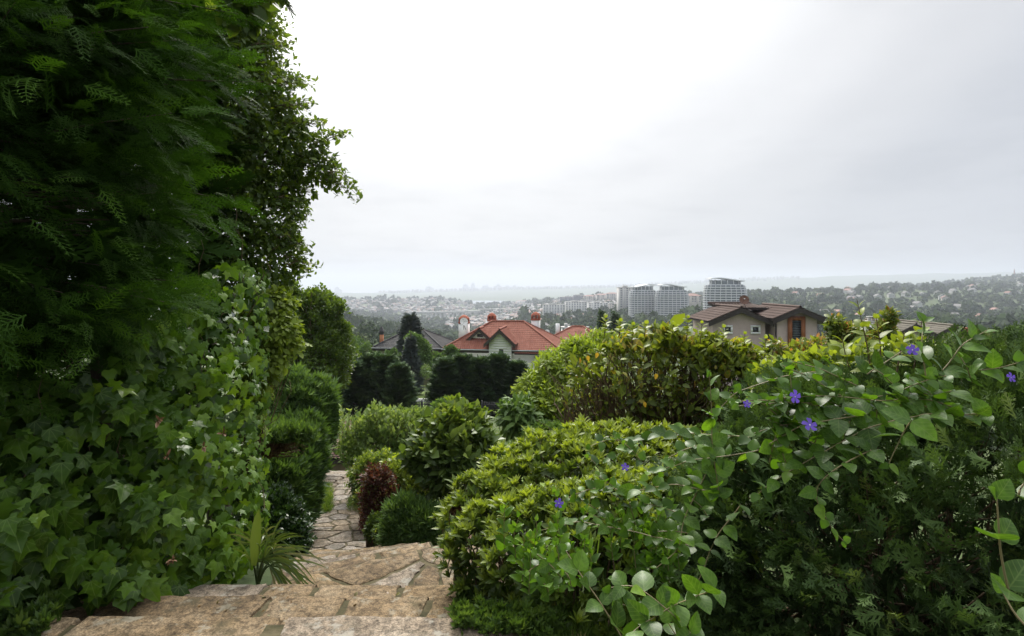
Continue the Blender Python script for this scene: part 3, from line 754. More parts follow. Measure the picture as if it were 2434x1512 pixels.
# cross ridge behind
tiled(v4, 'roof_tiles', [(lx(1756), 3.0, lz(736)), (lx(1870), 3.0, lz(736)), (lx(1850), 6, lz(722.5, 56)), (lx(1738), 6, lz(722.5, 56))], tile_brown)
ridge_cap(v4, (lx(1738), 6, lz(722.5, 56) + .1), (lx(1850), 6, lz(722.5, 56) + .1), tile_brown)
for u0, u1 in ((1717, 1740), (1783, 1806)):
    x0, x1, z0, z1 = lx(u0), lx(u1), lz(794), lz(773)
    f = .17
    V, F = boxes([(x0, -.1, z0, x1, 0, z0 + f), (x0, -.1, z1 - f, x1, 0, z1), (x0, -.1, z0 + f, x0 + f, 0, z1 - f), (x1 - f, -.1, z0 + f, x1, 0, z1 - f)])
    wn = obj('window', mesh('window', V, F, white_wall), v4)
    V, F = boxes([(x0 + f, -.05, z0 + f, x1 - f, -.01, z1 - f)]); obj('pane', mesh('pane', V, F, glass), wn)
    V, F = boxes([(x0 + f, -.08, z0 + f, x0 + f + .06, -.05, z1 - f), (x1 - f - .06, -.08, z0 + f, x1 - f, -.05, z1 - f), (x0 + f, -.08, z1 - f - .06, x1 - f, -.05, z1 - f), (x0 + f, -.08, z0 + f, x1 - f, -.05, z0 + f + .06)]); obj('sash', mesh('sash', V, F, fascia), wn)
x0, x1, z0, z1 = lx(1862), lx(1902), lz(820), lz(751)
wood_or = surf('orange_timber', [(.3, (.22, .075, .03)), (.7, (.34, .125, .05))], scale=5, rough=.6, stretch=(1, 1, .2), bump=.2)
f = .34
V, F = boxes([(x0, -.86, z0, x0 + f, -.68, z1), (x1 - f, -.86, z0, x1, -.68, z1), (x0 + f, -.86, z1 - f, x1 - f, -.68, z1)])
wn = obj('window', mesh('window', V, F, wood_or), v4); wn['label'] = 'tall louvred window in an orange timber frame'
V, F = boxes([(x0 + f, -.74, z0, x1 - f, -.69, z1 - f)]); obj('pane', mesh('pane', V, F, glass), wn)
lou = plain('louvre', (.06, .075, .085), rough=.4)
k = 0
z = z1 - f - .16
while z > z0:
    V, F = boxes([(x0 + f + .05, -.80, z, x1 - f - .05, -.75, z + .09)]); obj('louvre_slat', mesh('louvre_slat', V, F, lou), wn); z -= .2
V, F, _ = tubes([np.array([(lx(1836.5), -.55, 0), (lx(1836.5), -.55, lz(756))])], [np.full(2, .06)], 6); obj('downpipe', mesh('downpipe', V, F, fascia), v4)
rust = surf('rusty_mesh', [(.3, (.12, .06, .04)), (.7, (.22, .12, .085))], scale=14, rough=.7, bump=.1)
dish('satellite_dish', P(1768, 713, 51.2), .42, rust, 'rusty brown satellite dish on the ridge of the brown roof', (-.25, -.9, .3))

# grey-olive roofs and a red one at the right, beyond the hedge
for (u0, u1, uA, ve, vr, Y, mat, wallm, lab, nm) in [
    (2112, 2218, 2168, 800, 772, 60, tile_stone, mauve, 'grey olive gabled roof house behind the green shoots, left of two', 'olive_roof_house'),
    (2218, 2312, 2258, 801, 775, 62, tile_stone, cream, 'grey olive gabled roof house behind the green shoots, right of two', 'olive_roof_house'),
    (2322, 2402, 2360, 808, 789, 75, tile_red, white_wall, 'low red roofed house showing just above the hedge at right', 'small_red_roof_house')]:
    a = P(u0, ve, Y); zb = H1((u0 + u1) / 2 / FL * Y - CX / FL * Y, Y)
    h = empty(nm, (a[0], Y, zb), lab, 'house')
    hw = px(u1 - u0, Y) / 2
    gable(h, px(uA - u0, Y), hw * .82, 0, 8, 0, a[2] - zb + .35, P(0, vr, Y)[2] - zb, mat, wallm, .6)
q = P(2128, 790, 59)
ch = empty('white_chimney_house', (q[0], 64, H1(q[0], 64)), 'white house end with a tall chimney left of the olive roofs', 'house')
V, F = boxes([(-1.1, 0, 0, .9, 3, P(0, 776, 64)[2] - ch.location.z)]); obj('wall', mesh('wall', V, F, white_wall), ch)
zt = P(0, 766, 64)[2] - ch.location.z
V, F = boxes([(.3, -.3, 0, 1.0, .4, zt)]); cc = obj('chimney', mesh('chimney', V, F, white_wall), ch)
V, F = boxes([(.22, -.38, zt, 1.08, .48, zt + .16), (.35, -.2, zt + .16, .5, .3, zt + .55), (.8, -.2, zt + .16, .95, .3, zt + .55), (.3, -.3, zt + .55, 1.0, .4, zt + .66)]); obj('chimney_cap', mesh('chimney_cap', V, F, conc), cc)
V, F = boxes([(-1.3, -.2, P(0, 776, 64)[2] - ch.location.z, 1.1, 3.2, P(0, 774.5, 64)[2] - ch.location.z)]); obj('roof', mesh('roof', V, F, tile_stone), ch)
# ------------------------------------------------------------------ stone steps and path
def rockmat(name, stops, lichen, dirt):
    m, t, o = newmat(name)
    g = N(t, 'ShaderNodeTexCoord'); oi = N(t, 'ShaderNodeObjectInfo'); ad = N(t, 'ShaderNodeVectorMath', operation='MULTIPLY_ADD')
    ad.inputs[1].default_value = (37, 91, 53); L(t, oi, 'Random', ad, 0); L(t, g, 'Object', ad, 2)
    def nz_(sc_, det, ro=.65, vec=ad):
        n = N(t, 'ShaderNodeTexNoise', i_Scale=sc_, i_Detail=det, i_Roughness=ro); L(t, vec, 0, n, 'Vector'); return n
    def mixc(fac, a, b, blend='MIX'):
        x = N(t, 'ShaderNodeMix', data_type='RGBA', blend_type=blend)
        if isinstance(fac, float): x.inputs[0].default_value = fac
        else: L(t, fac[0], fac[1], x, 0)
        for src, k in ((a, 6), (b, 7)):
            if isinstance(src, tuple) and not hasattr(src[0], 'outputs'): x.inputs[k].default_value = src + (1,)
            else: L(t, src[0], src[1], x, k)
        return (x, 2)
    big = nz_(3.2, 8); fine = nz_(24, 10, .72); grit = nz_(120, 4, .6)
    c = ramp(t, stops); L(t, big, 'Fac', c, 'Fac')
    f = ramp(t, [(.38, (.42, .40, .37)), (.5, (1, 1, 1)), (.62, (1.5, 1.48, 1.45))]); L(t, fine, 'Fac', f, 'Fac')
    col = mixc(1.0, (c, 'Color'), (f, 'Color'), 'MULTIPLY')
    gr = ramp(t, [(.40, (.6, .6, .6)), (.58, (1.25, 1.25, 1.25))]); L(t, grit, 'Fac', gr, 'Fac'); col = mixc(1.0, col, (gr, 'Color'), 'MULTIPLY')
    l1 = nz_(6.5, 9, .75); lr_ = ramp(t, [(.56, (0, 0, 0)), (.62, (.8, .8, .8))]); L(t, l1, 'Fac', lr_, 'Fac'); col = mixc((lr_, 'Color'), col, lichen)
    sh = N(t, 'ShaderNodeVectorMath', operation='ADD'); sh.inputs[1].default_value = (11, 5, 3); L(t, ad, 0, sh, 0)
    d1 = nz_(3.8, 9, .7, sh); dr_ = ramp(t, [(.53, (0, 0, 0)), (.66, (.75, .75, .75))]); L(t, d1, 'Fac', dr_, 'Fac'); col = mixc((dr_, 'Color'), col, dirt)
    hs = N(t, 'ShaderNodeHueSaturation'); mr_ = N(t, 'ShaderNodeMapRange'); mr_.inputs[3].default_value = .74; mr_.inputs[4].default_value = 1.08
    gs = ramp(t, [(.55, (1, 1, 1)), (.62, (.66, .66, .66)), (.80, (.66, .66, .66)), (.85, (1.05, 1.05, 1.05))]); L(t, oi, 'Random', gs, 'Fac'); L(t, gs, 'Color', hs, 'Saturation')
    L(t, oi, 'Random', mr_, 0); L(t, mr_, 0, hs, 'Value'); L(t, col[0], col[1], hs, 'Color')
    p = N(t, 'ShaderNodeBsdfPrincipled', i_Roughness=.85); p.inputs['Specular IOR Level'].default_value = .25; L(t, hs, 0, p, 'Base Color')
    hsum = N(t, 'ShaderNodeMath', operation='MULTIPLY_ADD', i_1=.35); L(t, grit, 'Fac', hsum, 0); L(t, fine, 'Fac', hsum, 2)
    b = N(t, 'ShaderNodeBump', i_Strength=.7, i_Distance=.008); L(t, hsum, 0, b, 'Height'); L(t, b, 0, p, 'Normal')
    L(t, p, 0, o, 'Surface')
    return m
stonem = rockmat('step_stone', [(.34, (.10, .068, .036)), (.45, (.165, .115, .062)), (.55, (.21, .152, .088)), (.66, (.25, .195, .125))], (.29, .265, .20), (.065, .055, .026))
flagm = rockmat('flag_stone', [(.34, (.13, .10, .068)), (.45, (.19, .15, .105)), (.55, (.235, .19, .14)), (.66, (.28, .24, .185))], (.30, .285, .24), (.07, .065, .04))
mossm = surf('mossy_mortar', [(.36, (.03, .03, .012)), (.5, (.065, .056, .026)), (.64, (.11, .09, .05))], scale=9, detail=9, rough=.95, bump=.6, bscale=40, dist=.01)
def rough_poly(poly, step=.07, amp=.008):
    q = []
    n = len(poly)
    for i in range(n):
        a, b = np.array(poly[i], float), np.array(poly[(i + 1) % n], float)
        k = max(1, int(np.linalg.norm(b - a) / step))
        for j in range(k):
            p = a + (b - a) * j / k
            q.append(p + rng.normal(size=2) * amp * (1 if j else .5))
    return np.array(q)
def stone(name, parent, poly, zf, th, mat, step=.07, amp=.008, bev=.012, wav=.0025):
    """one stone: rough outline, worn edge, slightly uneven top; zf(x, y) gives the height"""
    q = rough_poly(poly, step, amp); n = len(q); c = q.mean(0)
    def inset(p, d):
        v = c - p; l = np.linalg.norm(v, axis=1, keepdims=True); return p + v / l * np.minimum(d, l * .5)
    rings = [(q, -th), (q, -bev * 1.6), (inset(q, bev * .5), -bev * .4), (inset(q, bev * 1.8), 0), (c + (q - c) * .55, .004), (c[None], .005)]
    V, off = [], []
    for p, dz in rings:
        off.append(len(V))
        for x, y in p: V.append((x, y, zf(x, y) + dz + (random.gauss(0, wav) if 0 > dz > -th else 0)))
    F = []
    for r in range(4):
        F += [(off[r] + i, off[r] + (i + 1) % n, off[r + 1] + (i + 1) % n, off[r + 1] + i) for i in range(n)]
    F += [(off[4] + i, off[4] + (i + 1) % n, off[5]) for i in range(n)]
    V = np.array(V); o0 = V.mean(0)
    o = obj(name, mesh(name, V - o0, F, mat), parent); o.location = Vector(o0) - (parent.location if parent else Vector())
    return o
def clip(poly, a, b):
    """keep the side of poly nearer to a than to b"""
    m = (a + b) / 2; d = b - a; outp = []
    for i in range(len(poly)):
        p, q = poly[i], poly[(i + 1) % len(poly)]
        sp, sq = (p - m) @ d, (q - m) @ d
        if sp <= 0: outp.append(p)
        if sp * sq < 0: outp.append(p + (q - p) * sp / (sp - sq))
    return outp
def inset_poly(poly, d):
    p = np.array(poly); n = len(p); cpt = p.mean(0); k = []
    for i in range(n):
        a, b = p[i - 1], p[i]; cc = p[(i + 1) % n]
        n1 = np.array([-(b - a)[1], (b - a)[0]]); n1 /= max(np.linalg.norm(n1), 1e-6); n2 = np.array([-(cc - b)[1], (cc - b)[0]]); n2 /= max(np.linalg.norm(n2), 1e-6)
        m = n1 + n2; m /= max(np.linalg.norm(m), .5); s_ = 1 if m @ (cpt - b) > 0 else -1
        k.append(b + m * s_ * d)
    return k
def paving(name, parent, outline, n, zf, mat, gap=.018, seed=1, th=.05, step=.06, amp=.006, relax=2, wav=.002):
    rs = np.random.default_rng(seed); O = [np.array(p, float) for p in outline]; A = np.array(O)
    lo, hi = A.min(0), A.max(0)
    def inside(p):
        s_ = False
        for i in range(len(O)):
            a, b = O[i], O[i - 1]
            if (a[1] > p[1]) != (b[1] > p[1]) and p[0] < (b[0] - a[0]) * (p[1] - a[1]) / (b[1] - a[1]) + a[0]: s_ = not s_
        return s_
    S = []
    while len(S) < n:
        p = rs.uniform(lo, hi)
        if inside(p): S.append(p)
    for it in range(relax + 1):
        cells = []
        for i, a in enumerate(S):
            poly = list(O)
            for j, b in enumerate(S):
                if i != j and np.linalg.norm(a - b) < 3: poly = clip(poly, a, b)
                if len(poly) < 3: break
            cells.append(poly)
        if it < relax: S = [np.mean(c, 0) * .6 + s_ * .4 if len(c) > 2 else s_ for c, s_ in zip(cells, S)]
    for c in cells:
        if len(c) < 3: continue
        q = np.array(c); keep = [q[i] for i in range(len(q)) if np.linalg.norm(q[i] - q[i - 1]) > .05]
        if len(keep) < 3: continue
        keep = inset_poly(keep, gap)
        stone(name, parent, keep, zf, th, mat, step, amp, wav=wav)
def bed(name, poly, zf, mat, parent):
    V = np.array([(x, y, zf(x, y)) for x, y in poly]) - np.array(parent.location) ; V, F = slab(V, .25)
    return obj(name, mesh(name, V, F, mat), parent)
steps = obj('stone_steps', None, kind='structure')
def tread(z, y0, y1, cuts, xl, xr, slant=0.0, th=.16):
    xs = [xl] + cuts + [xr]
    for i in range(len(xs) - 1):
        g = .009 + .006 * random.random(); j = random.uniform(-.07, .07) if i < len(xs) - 2 else 0; jl = tread.prev if i else 0
        a, b = xs[i] + g, xs[i + 1] - g
        e = random.uniform(-.012, .012)
        poly = [(a, y0), (b, y0), (b + j, y1 + e + slant * b), ((a + b) / 2 + random.uniform(-.1, .1), y1 + e + .006 + slant * (a + b) / 2), (a + jl, y1 + e + slant * a)]
        tilt = random.uniform(-.012, .012)
        stone('stone', steps, poly, lambda x, y: z + tilt * (x - a), th, stonem, .05, .0045, .013, .002)
        tread.prev = j
tread.prev = 0
def xat(u, Y): return (u - CX) / FL * Y
tread(0.0, 1.5, 2.18, [xat(310, 2.1), xat(760, 2.1)], -2.9, -.02)
tread(0.0, 2.2, 2.66, [xat(180, 2.6), xat(690, 2.6)], -2.75, .02)
tread(-.16, 2.62, 3.12, [xat(600, 3.0), xat(815, 3.0), xat(995, 3.0)], -2.42, xat(1205, 3.05))
tread(-.32, 3.05, 3.545, [xat(625, 3.5), xat(745, 3.5), xat(945, 3.5)], -2.3, .25)
bed('mortar_bed', [(-3, 1.4), (.1, 1.4), (.1, 2.6), (-3, 2.6)], lambda x, y: -.009, mossm, steps)
bed('mortar_bed', [(-2.6, 2.58), (.05, 2.58), (.05, 3.09), (-2.6, 3.09)], lambda x, y: -.169, mossm, steps)
bed('mortar_bed', [(-2.5, 3.08), (.3, 3.08), (.3, 3.52), (-2.5, 3.52)], lambda x, y: -.329, mossm, steps)
# the turning landing and the flight below it
A0, B0 = np.array([-1.68, 3.84]), np.array([-.52, 4.47])
land = [(-1.9, 3.5), (.35, 3.5), (.35, 4.6), tuple(B0), tuple(A0)]
bed('mortar_bed', land, lambda x, y: -.489, mossm, steps)
paving('stone', steps, land, 9, lambda x, y: -.48, stonem, .016, 5, .12, .05, .007)
A1, B1 = np.array([-2.86, 8.05]), np.array([-1.98, 8.0])
nst = 9; zt = -.48
for k in range(nst):
    f0, f1 = k / nst, (k + 1.12) / nst
    drop = .183 if k < 4 else .2
    zt -= drop
    a0, b0 = A0 + (A1 - A0) * f0, B0 + (B1 - B0) * f0; a1, b1 = A0 + (A1 - A0) * f1, B0 + (B1 - B0) * f1
    outl = [tuple(a0), tuple(b0), tuple(b1), tuple(a1)]
    m0, m1 = (a0 + b0) / 2, (a1 + b1) / 2
    cut = random.uniform(.35, .65)
    for s0, s1 in ((0, cut), (cut, 1)):
        p = [a0 + (b0 - a0) * (s0 + .012), a0 + (b0 - a0) * (s1 - .012), a1 + (b1 - a1) * (s1 - .012), a1 + (b1 - a1) * (s0 + .012)]
        stone('stone', steps, p, (lambda zz: (lambda x, y: zz))(zt), .2, stonem, .06, .008, .02)
    bed('mortar_bed', outl, (lambda zz: (lambda x, y: zz - .012))(zt), mossm, steps)
ZP = zt - .06
# the winding path of flagstones
path = obj('garden_path', None, kind='structure')
PC = [(8.0, xat(738, 8), xat(896, 8)), (9.2, xat(738, 9.2), xat(880, 9.2)), (10.5, xat(742, 10.5), xat(856, 10.5)), (12.2, xat(752, 12.2), xat(848, 12.2)), (14.0, xat(758, 14), xat(842, 14)), (16.5, xat(760, 16.5), xat(840, 16.5)), (19.5, xat(755, 19.5), xat(838, 19.5))]
pyy = [8, 10.5, 13.7, 16.5, 19.5]; pzz = [ZP, -2.62, -3.06, -3.9, -4.85]
zpath = lambda x, y: float(np.interp(y, pyy, pzz))
for i in range(len(PC) - 1):
    (ya, la, ra), (yb, lb, rb) = PC[i], PC[i + 1]
    paving('flagstone', path, [(la, ya), (ra, ya), (rb, yb), (lb, yb)], [12, 12, 12, 11, 11, 10][i], zpath, flagm, .02, 20 + i, .06, .09, .012)
    bed('mortar_bed', [(la - .05, ya - .02), (ra + .05, ya - .02), (rb + .05, yb), (lb - .05, yb)], lambda x, y: zpath(x, y) - .014, mossm, path)

# ------------------------------------------------------------------ ground patches
soilm = surf('red_soil', [(.3, (.055, .03, .022)), (.6, (.10, .052, .038)), (.8, (.14, .085, .065))], scale=.8, detail=9, rough=.95, bump=.4)
lawnm = surf('lawn_green', [(.3, (.07, .115, .02)), (.55, (.11, .16, .03)), (.8, (.15, .19, .045))], scale=.9, detail=9, rough=.95, bump=.4, bscale=30)
sheet('soil_bank', [(xat(785, 22), 22), (xat(960, 22), 22), (xat(1000, 40), 40), (xat(770, 40), 40)], soilm, .06)
sheet('soil_bed', [(-1.2, 6.2), (.9, 5.6), (1.4, 9.5), (-1.0, 9.5)], surf('bed_soil', [(.3, (.06, .035, .022)), (.6, (.11, .062, .04)), (.8, (.15, .10, .07))], scale=6, rough=.95, bump=.6), .03)
sheet('lawn', [(xat(700, 41), 41), (xat(1300, 41), 41), (xat(1250, 72), 72), (xat(760, 72), 72)], lawnm, .08, 20)
sheet('lawn', [(xat(1150, 7.5), 7.5), (xat(1420, 7.5), 7.5), (xat(1500, 22), 22), (xat(1080, 22), 22)], lawnm, .05, 20)
sheet('lawn', [(xat(690, 10.5), 10.5), (xat(745, 10.5), 10.5), (xat(770, 14.5), 14.5), (xat(690, 14.5), 14.5)], lawnm, .14, 12)
# pale kerb along the far lawn
kb = empty('lawn_kerb', (xat(980, 52), 52, H1(xat(980, 52), 52)), 'pale concrete kerb crossing the lawn between the dark hedges', 'kerb')
V, F = boxes([(-1, 0, -.3, 2.6, .35, .32)]); obj('kerb_block', mesh('kerb_block', V, F, conc), kb)
# iron fences in front of the hedges
iron = plain('iron', (.012, .012, .013), rough=.5)
balv, balf = box(-.012, -.012, 0, .012, .012, 1.1); BAL = mesh('baluster', balv, balf, iron)
def fence(u0, u1, Y, lab, n):
    a = P(u0, 0, Y); b = P(u1, 0, Y); z = H1((a[0] + b[0]) / 2, Y)
    f = empty('iron_fence', (a[0], Y, z), lab, 'fence', 'black iron fences')
    Lh = b[0] - a[0]
    for zz in (.12, 1.0):
        V, F = boxes([(0, -.02, zz, Lh, .02, zz + .04)]); obj('rail', mesh('rail', V, F, iron), f)
    for k in range(n):
        o = obj('baluster', BAL, f); o.location = (Lh * (k + .5) / n, 0, .0); o.scale = (1.6, 1.6, 1.1)
    for k in (0, .5, 1):
        V, F = boxes([(Lh * k - .04, -.045, -.2, Lh * k + .04, .045, 1.3)]); obj('post', mesh('post', V, F, iron), f)
fence(960, 1045, 38.5, 'black iron fence before the lawn between the two dark hedges', 22)
fence(1145, 1250, 37.5, 'black iron fence at the foot of the right cypress hedge', 26)
fence(795, 835, 40, 'black iron gate fence left of the dark rounded hedge', 10)
# the small shed below the path
q = P(790, 1140, 20.5)
sh = empty('garden_shed', (q[0], 20.5, H1(q[0], 20.5) + .05), 'small shed with red tiled roof and dark door beyond the path end', 'shed', rz=R(-4))
def sz(v): return P(0, v, 20.5)[2] - sh.location.z
def sx(u): return xat(u, 20.5) - q[0]
shed_wall = plain('shed_wall', (.30, .235, .145), rough=.9)
V, F = boxes([(sx(784), 0, -.2, sx(838), 2, sz(1088))]); obj('wall', mesh('wall', V, F, shed_wall), sh)
V, F = boxes([(sx(762), .1, -.2, sx(784) - .003, 2, sz(1088))]); obj('door', mesh('door', V, F, plain('shed_door', (.02, .022, .028))), sh)
tiled(sh, 'roof_tiles', [(sx(755), -.3, sz(1086)), (sx(842), -.3, sz(1086)), (sx(842), 2.0, sz(1078)), (sx(755), 2.0, sz(1078))], tilemat('tile_faded', (.11, .065, .05), (.16, .095, .072), (.21, .14, .11)), .14, .2, .03)
V, F, _ = tubes([np.array([(sx(786), -.9, -.4), (sx(786), -.9, sz(1092))]), np.array([(sx(793), -1.6, -.4), (sx(793), -1.6, sz(1098))])], [np.full(2, .025)] * 2, 5); obj('post', mesh('post', V, F, iron), sh)
# wooden pickets beside the path end
pk = empty('picket_fence', (xat(822, 17.5), 17.5, H1(xat(822, 17.5), 17.5)), 'short pale wooden picket fence beside the shed', 'fence')
pale = plain('pale_wood', (.28, .24, .18), rough=.85)
PKm = mesh('picket', *box(-.03, -.012, 0, .03, .012, .85), pale)
for k in range(8):
    o = obj('picket', PKm, pk); o.location = (k * .11, k * .1, 0.1 + random.uniform(-.03, .03)); o.rotation_euler = (0, random.uniform(-.05, .05), 0)
V, F = boxes([(-.05, .0, .55, .85, .03, .6)]); V[:, 1] += V[:, 0] * .91 + .02; obj('rail', mesh('rail', V, F, pale), pk)
# ------------------------------------------------------------------ leaf and spray templates (length 1 along x, face up z)
def leafT(w=.3, fold=.06, curl=.08):
    V = np.array([(0, 0, 0), (.5, 0, 0), (1, 0, -curl), (.27, w * .85, fold), (.64, w * .9, fold * .8 - curl * .3), (.27, -w * .85, fold), (.64, -w * .9, fold * .8 - curl * .3)], float)
    return V, np.array([(0, 1, 3), (3, 1, 4), (1, 2, 4), (0, 5, 1), (5, 6, 1), (1, 6, 2)])
def rhombT(w=.3, fold=.05):
    return np.array([(0, 0, 0), (.5, w, fold), (1, 0, -.05), (.5, -w, fold)], float), np.array([(0, 2, 1), (0, 3, 2)])
def smoothleafT(w=.32, curl=.16, n=7, fold=.10, tipp=1.0):
    """broad leaf with a rounded outline, midrib fold and arched length"""
    V, F = [], []
    for i in range(n + 1):
        t = i / n
        hw = w * (math.sin(math.pi * min(1, t ** .75)) ** .75) * (1 - .25 * t) * 1.1 if 0 < t < 1 else 0
        z = curl * math.sin(t * 2.4) * .5 - curl * t * t * .7
        for s_ in (-1, -.5, 0, .5, 1): V.append((t, s_ * hw, z + fold * abs(s_) ** 1.3 * w * 1.6 * math.sin(math.pi * t)))
    for i in range(n):
        for j in range(4):
            a = i * 5 + j; F += [(a, a + 5, a + 6), (a, a + 6, a + 1)]
    return np.array(V), np.array(F)
def ivyT(kind=0):
    if kind == 0:      # five pointed lobes
        ol = [(0, .08), (-.13, .22), (-.04, .46), (.15, .35), (.24, .38), (.46, .68), (.47, .40), (.53, .25), (.76, .15), (1.0, 0)]
    elif kind == 1:    # three lobes
        ol = [(0, .10), (-.11, .26), (.06, .42), (.22, .46), (.42, .64), (.45, .38), (.52, .25), (.78, .14), (1.0, 0)]
    else:              # hardly lobed
        ol = [(0, .10), (-.09, .26), (.08, .42), (.30, .48), (.46, .34), (.6, .26), (.82, .13), (1.0, 0)]
    pts = [(0, 0)] + ol + [(x, -y) for x, y in ol[-2::-1]]
    ctr = [(.12, 0), (.45, 0), (.75, 0)]
    n = len(pts); c = (.30, 0)
    def zz(x, y): return .30 * abs(y) - .55 * y * y - .28 * max(0, x - .25) ** 1.6 - .1 * max(0, -x)
    V = [(x, y, zz(x, y)) for x, y in pts] + [((x + c[0]) / 2, y / 2, zz((x + c[0]) / 2, y / 2)) for x, y in pts] + [(c[0], 0, 0)]
    F = []
    for i in range(n):
        j = (i + 1) % n; F += [(j, i, n + i), (j, n + i, n + j), (n + j, n + i, 2 * n)]
    return np.array(V, float), np.array(F)
def sprayT(pairs=10, sub=2, flat=.05, seed=0, wd=.012, spread=.42, droop=.12):
    """flat feathery conifer frond"""
    rs = random.Random(seed); V, F = [], []
    def blade(a, d, l, w0, z):
        nrm = np.array([-d[1], d[0], 0]); o = len(V)
        b = a + d * l; 
        V.extend([a + nrm * w0, a - nrm * w0, b + np.array([0, 0, z])]); F.append((o, o + 1, o + 2))
    ax = lambda t: np.array([t, .03 * math.sin(t * 3 + seed), -droop * t * t])
    for k in range(4):
        a, b = ax(k / 4), ax((k + 1) / 4); o = len(V); w0, w1 = wd * (1 - k / 4.5), wd * (1 - (k + 1) / 4.5)
        V.extend([a + (0, w0, 0), a - (0, w0, 0), b - (0, w1, 0), b + (0, w1, 0)]); F += [(o, o + 1, o + 2), (o, o + 2, o + 3)]
    for k in range(pairs):
        t = .06 + .92 * k / pairs
        for s_ in (-1, 1):
            t2 = t + rs.uniform(-.02, .02); a = ax(t2)
            ln = spread * (1 - t) ** .8 * rs.uniform(.75, 1.1) + .08
            an = s_ * rs.uniform(.55, .8); d = np.array([math.cos(an), math.sin(an), rs.uniform(-flat, flat)])
            o = len(V); nrm = np.array([-d[1], d[0], 0]); b = a + d * ln - (0, 0, .06 * ln)
            V.extend([a + nrm * wd, a - nrm * wd, b]); F.append((o, o + 1, o + 2))
            for j in range(sub):
                f = (j + 1) / (sub + 1); p = a + (b - a) * f
                for q in (-1, 1):
                    an2 = an + q * rs.uniform(.5, .75); d2 = np.array([math.cos(an2), math.sin(an2), rs.uniform(-.1, .1)])
                    blade(p, d2, (.12 + .10 * (1 - f)) * ln / .42 * .9 + .03, wd * .95, -.01)
    return np.array(V, float), np.array(F)
def tuftT(n=7, seed=0, w=.08, open_=.7):
    """cone of thin needles or short leaves about x"""
    rs = random.Random(seed); V, F = [], []
    for k in range(n):
        a = k * 2.4 + rs.uniform(-.4, .4); op = rs.uniform(.2, open_)
        d = np.array([math.cos(op), math.sin(op) * math.cos(a), math.sin(op) * math.sin(a)]); s_ = unit(np.cross(d, (.3, .2, .93)))
        l = rs.uniform(.6, 1); b = np.array([rs.uniform(0, .3), 0, 0]); o = len(V)
        V.extend([b, b + d * l * .5 + s_ * w, b + d * l, b + d * l * .5 - s_ * w]); F += [(o, o + 1, o + 2), (o, o + 2, o + 3)]
    return np.array(V, float), np.array(F)
def rosetteT(n=11, seed=0, w=.155, lift=.75):
    """whorl of narrow upright leaves about x"""
    rs = random.Random(seed); parts = []; LV, LF = leafT(w, .05, .10); Vs, Fs, o = [], [], 0
    for k in range(n):
        a = k * 2.399; op = .15 + .85 * (k / n) * rs.uniform(.8, 1.2)
        d = np.array([math.cos(op), math.sin(op) * math.cos(a), math.sin(op) * math.sin(a)]); nn = np.array([1, -.3 * d[1], -.3 * d[2]])
        Rm = frames(d[None], nn[None])[0]
        l = rs.uniform(.75, 1.05) * (.7 + .3 * k / n)
        Vs.append(LV @ Rm.T * l); Fs.append(LF + o); o += len(LV)
    return np.concatenate(Vs), np.concatenate(Fs)

# ------------------------------------------------------------------ foliage colours
G = lambda *c: c
ivym = leafmat('ivy_leaf', [(0, (.022, .05, .008)), (.35, (.05, .105, .012)), (.7, (.095, .18, .018)), (.93, (.17, .27, .03)), (1, (.18, .08, .03))], trans=.28, rough=.3, spec=.2, tcol=(1.7, 1.7, .5))
ivyp = leafmat('ivy_leaf_veined', [(0, (.022, .05, .008)), (.35, (.05, .105, .012)), (.7, (.095, .18, .018)), (.93, (.17, .27, .03)), (1, (.18, .08, .03))], trans=.3, rough=.33, spec=.2, tcol=(1.7, 1.7, .5), scale=4, vein='palmate')
vincam = leafmat('vinca_leaf', [(0, (.04, .08, .018)), (.4, (.06, .122, .018)), (.75, (.09, .18, .018)), (1, (.15, .25, .028))], trans=.36, rough=.36, spec=.24, tcol=(1.5, 1.6, .45))
vincap = leafmat('vinca_leaf_veined', [(0, (.04, .08, .018)), (.4, (.06, .122, .018)), (.75, (.09, .18, .018)), (1, (.15, .25, .028))], trans=.36, rough=.36, spec=.24, tcol=(1.5, 1.6, .45), scale=4, vein='pinnate')
cypm = leafmat('cypress_spray', [(0, (.016, .036, .007)), (.5, (.036, .080, .011)), (1, (.075, .15, .017))], trans=.28, rough=.7, spec=.06, tcol=(1.3, 1.5, .5))
junm = leafmat('juniper_sprig', [(0, (0.030, 0.055, 0.016)), (.45, (0.060, 0.106, 0.028)), (.85, (0.103, 0.167, 0.039)), (.96, (0.149, 0.196, 0.052)), (1, (0.161, 0.075, 0.034))], trans=.15, rough=.6, spec=.25)
decm = leafmat('tree_leaf', [(0, (0.057, 0.098, 0.018)), (.5, (0.092, 0.149, 0.023)), (.85, (0.138, 0.207, 0.030)), (1, (0.196, 0.253, 0.039))], trans=.4, rough=.42, spec=.4, tcol=(1.7, 1.6, .5))
hedm = leafmat('hedge_leaf', [(0, (0.042, 0.074, 0.017)), (.35, (0.102, 0.150, 0.024)), (.65, (0.204, 0.264, 0.036)), (1, (0.300, 0.360, 0.050))], trans=.38, rough=.42, spec=.38, tcol=(1.35, 1.35, .5))
laum = leafmat('laurel_leaf', [(0, (.06, .085, .022)), (.5, (.125, .165, .03)), (.8, (.19, .245, .036)), (.93, (.26, .31, .05)), (.97, (.29, .28, .05)), (1, (.30, .25, .05))], trans=.4, rough=.42, spec=.3, tcol=(1.4, 1.35, .45))
limem = leafmat('lime_leaf', [(0, (0.146, 0.202, 0.028)), (.5, (0.224, 0.302, 0.045)), (1, (0.314, 0.392, 0.067))], trans=.42, rough=.5, spec=.3, tcol=(1.35, 1.35, .5))
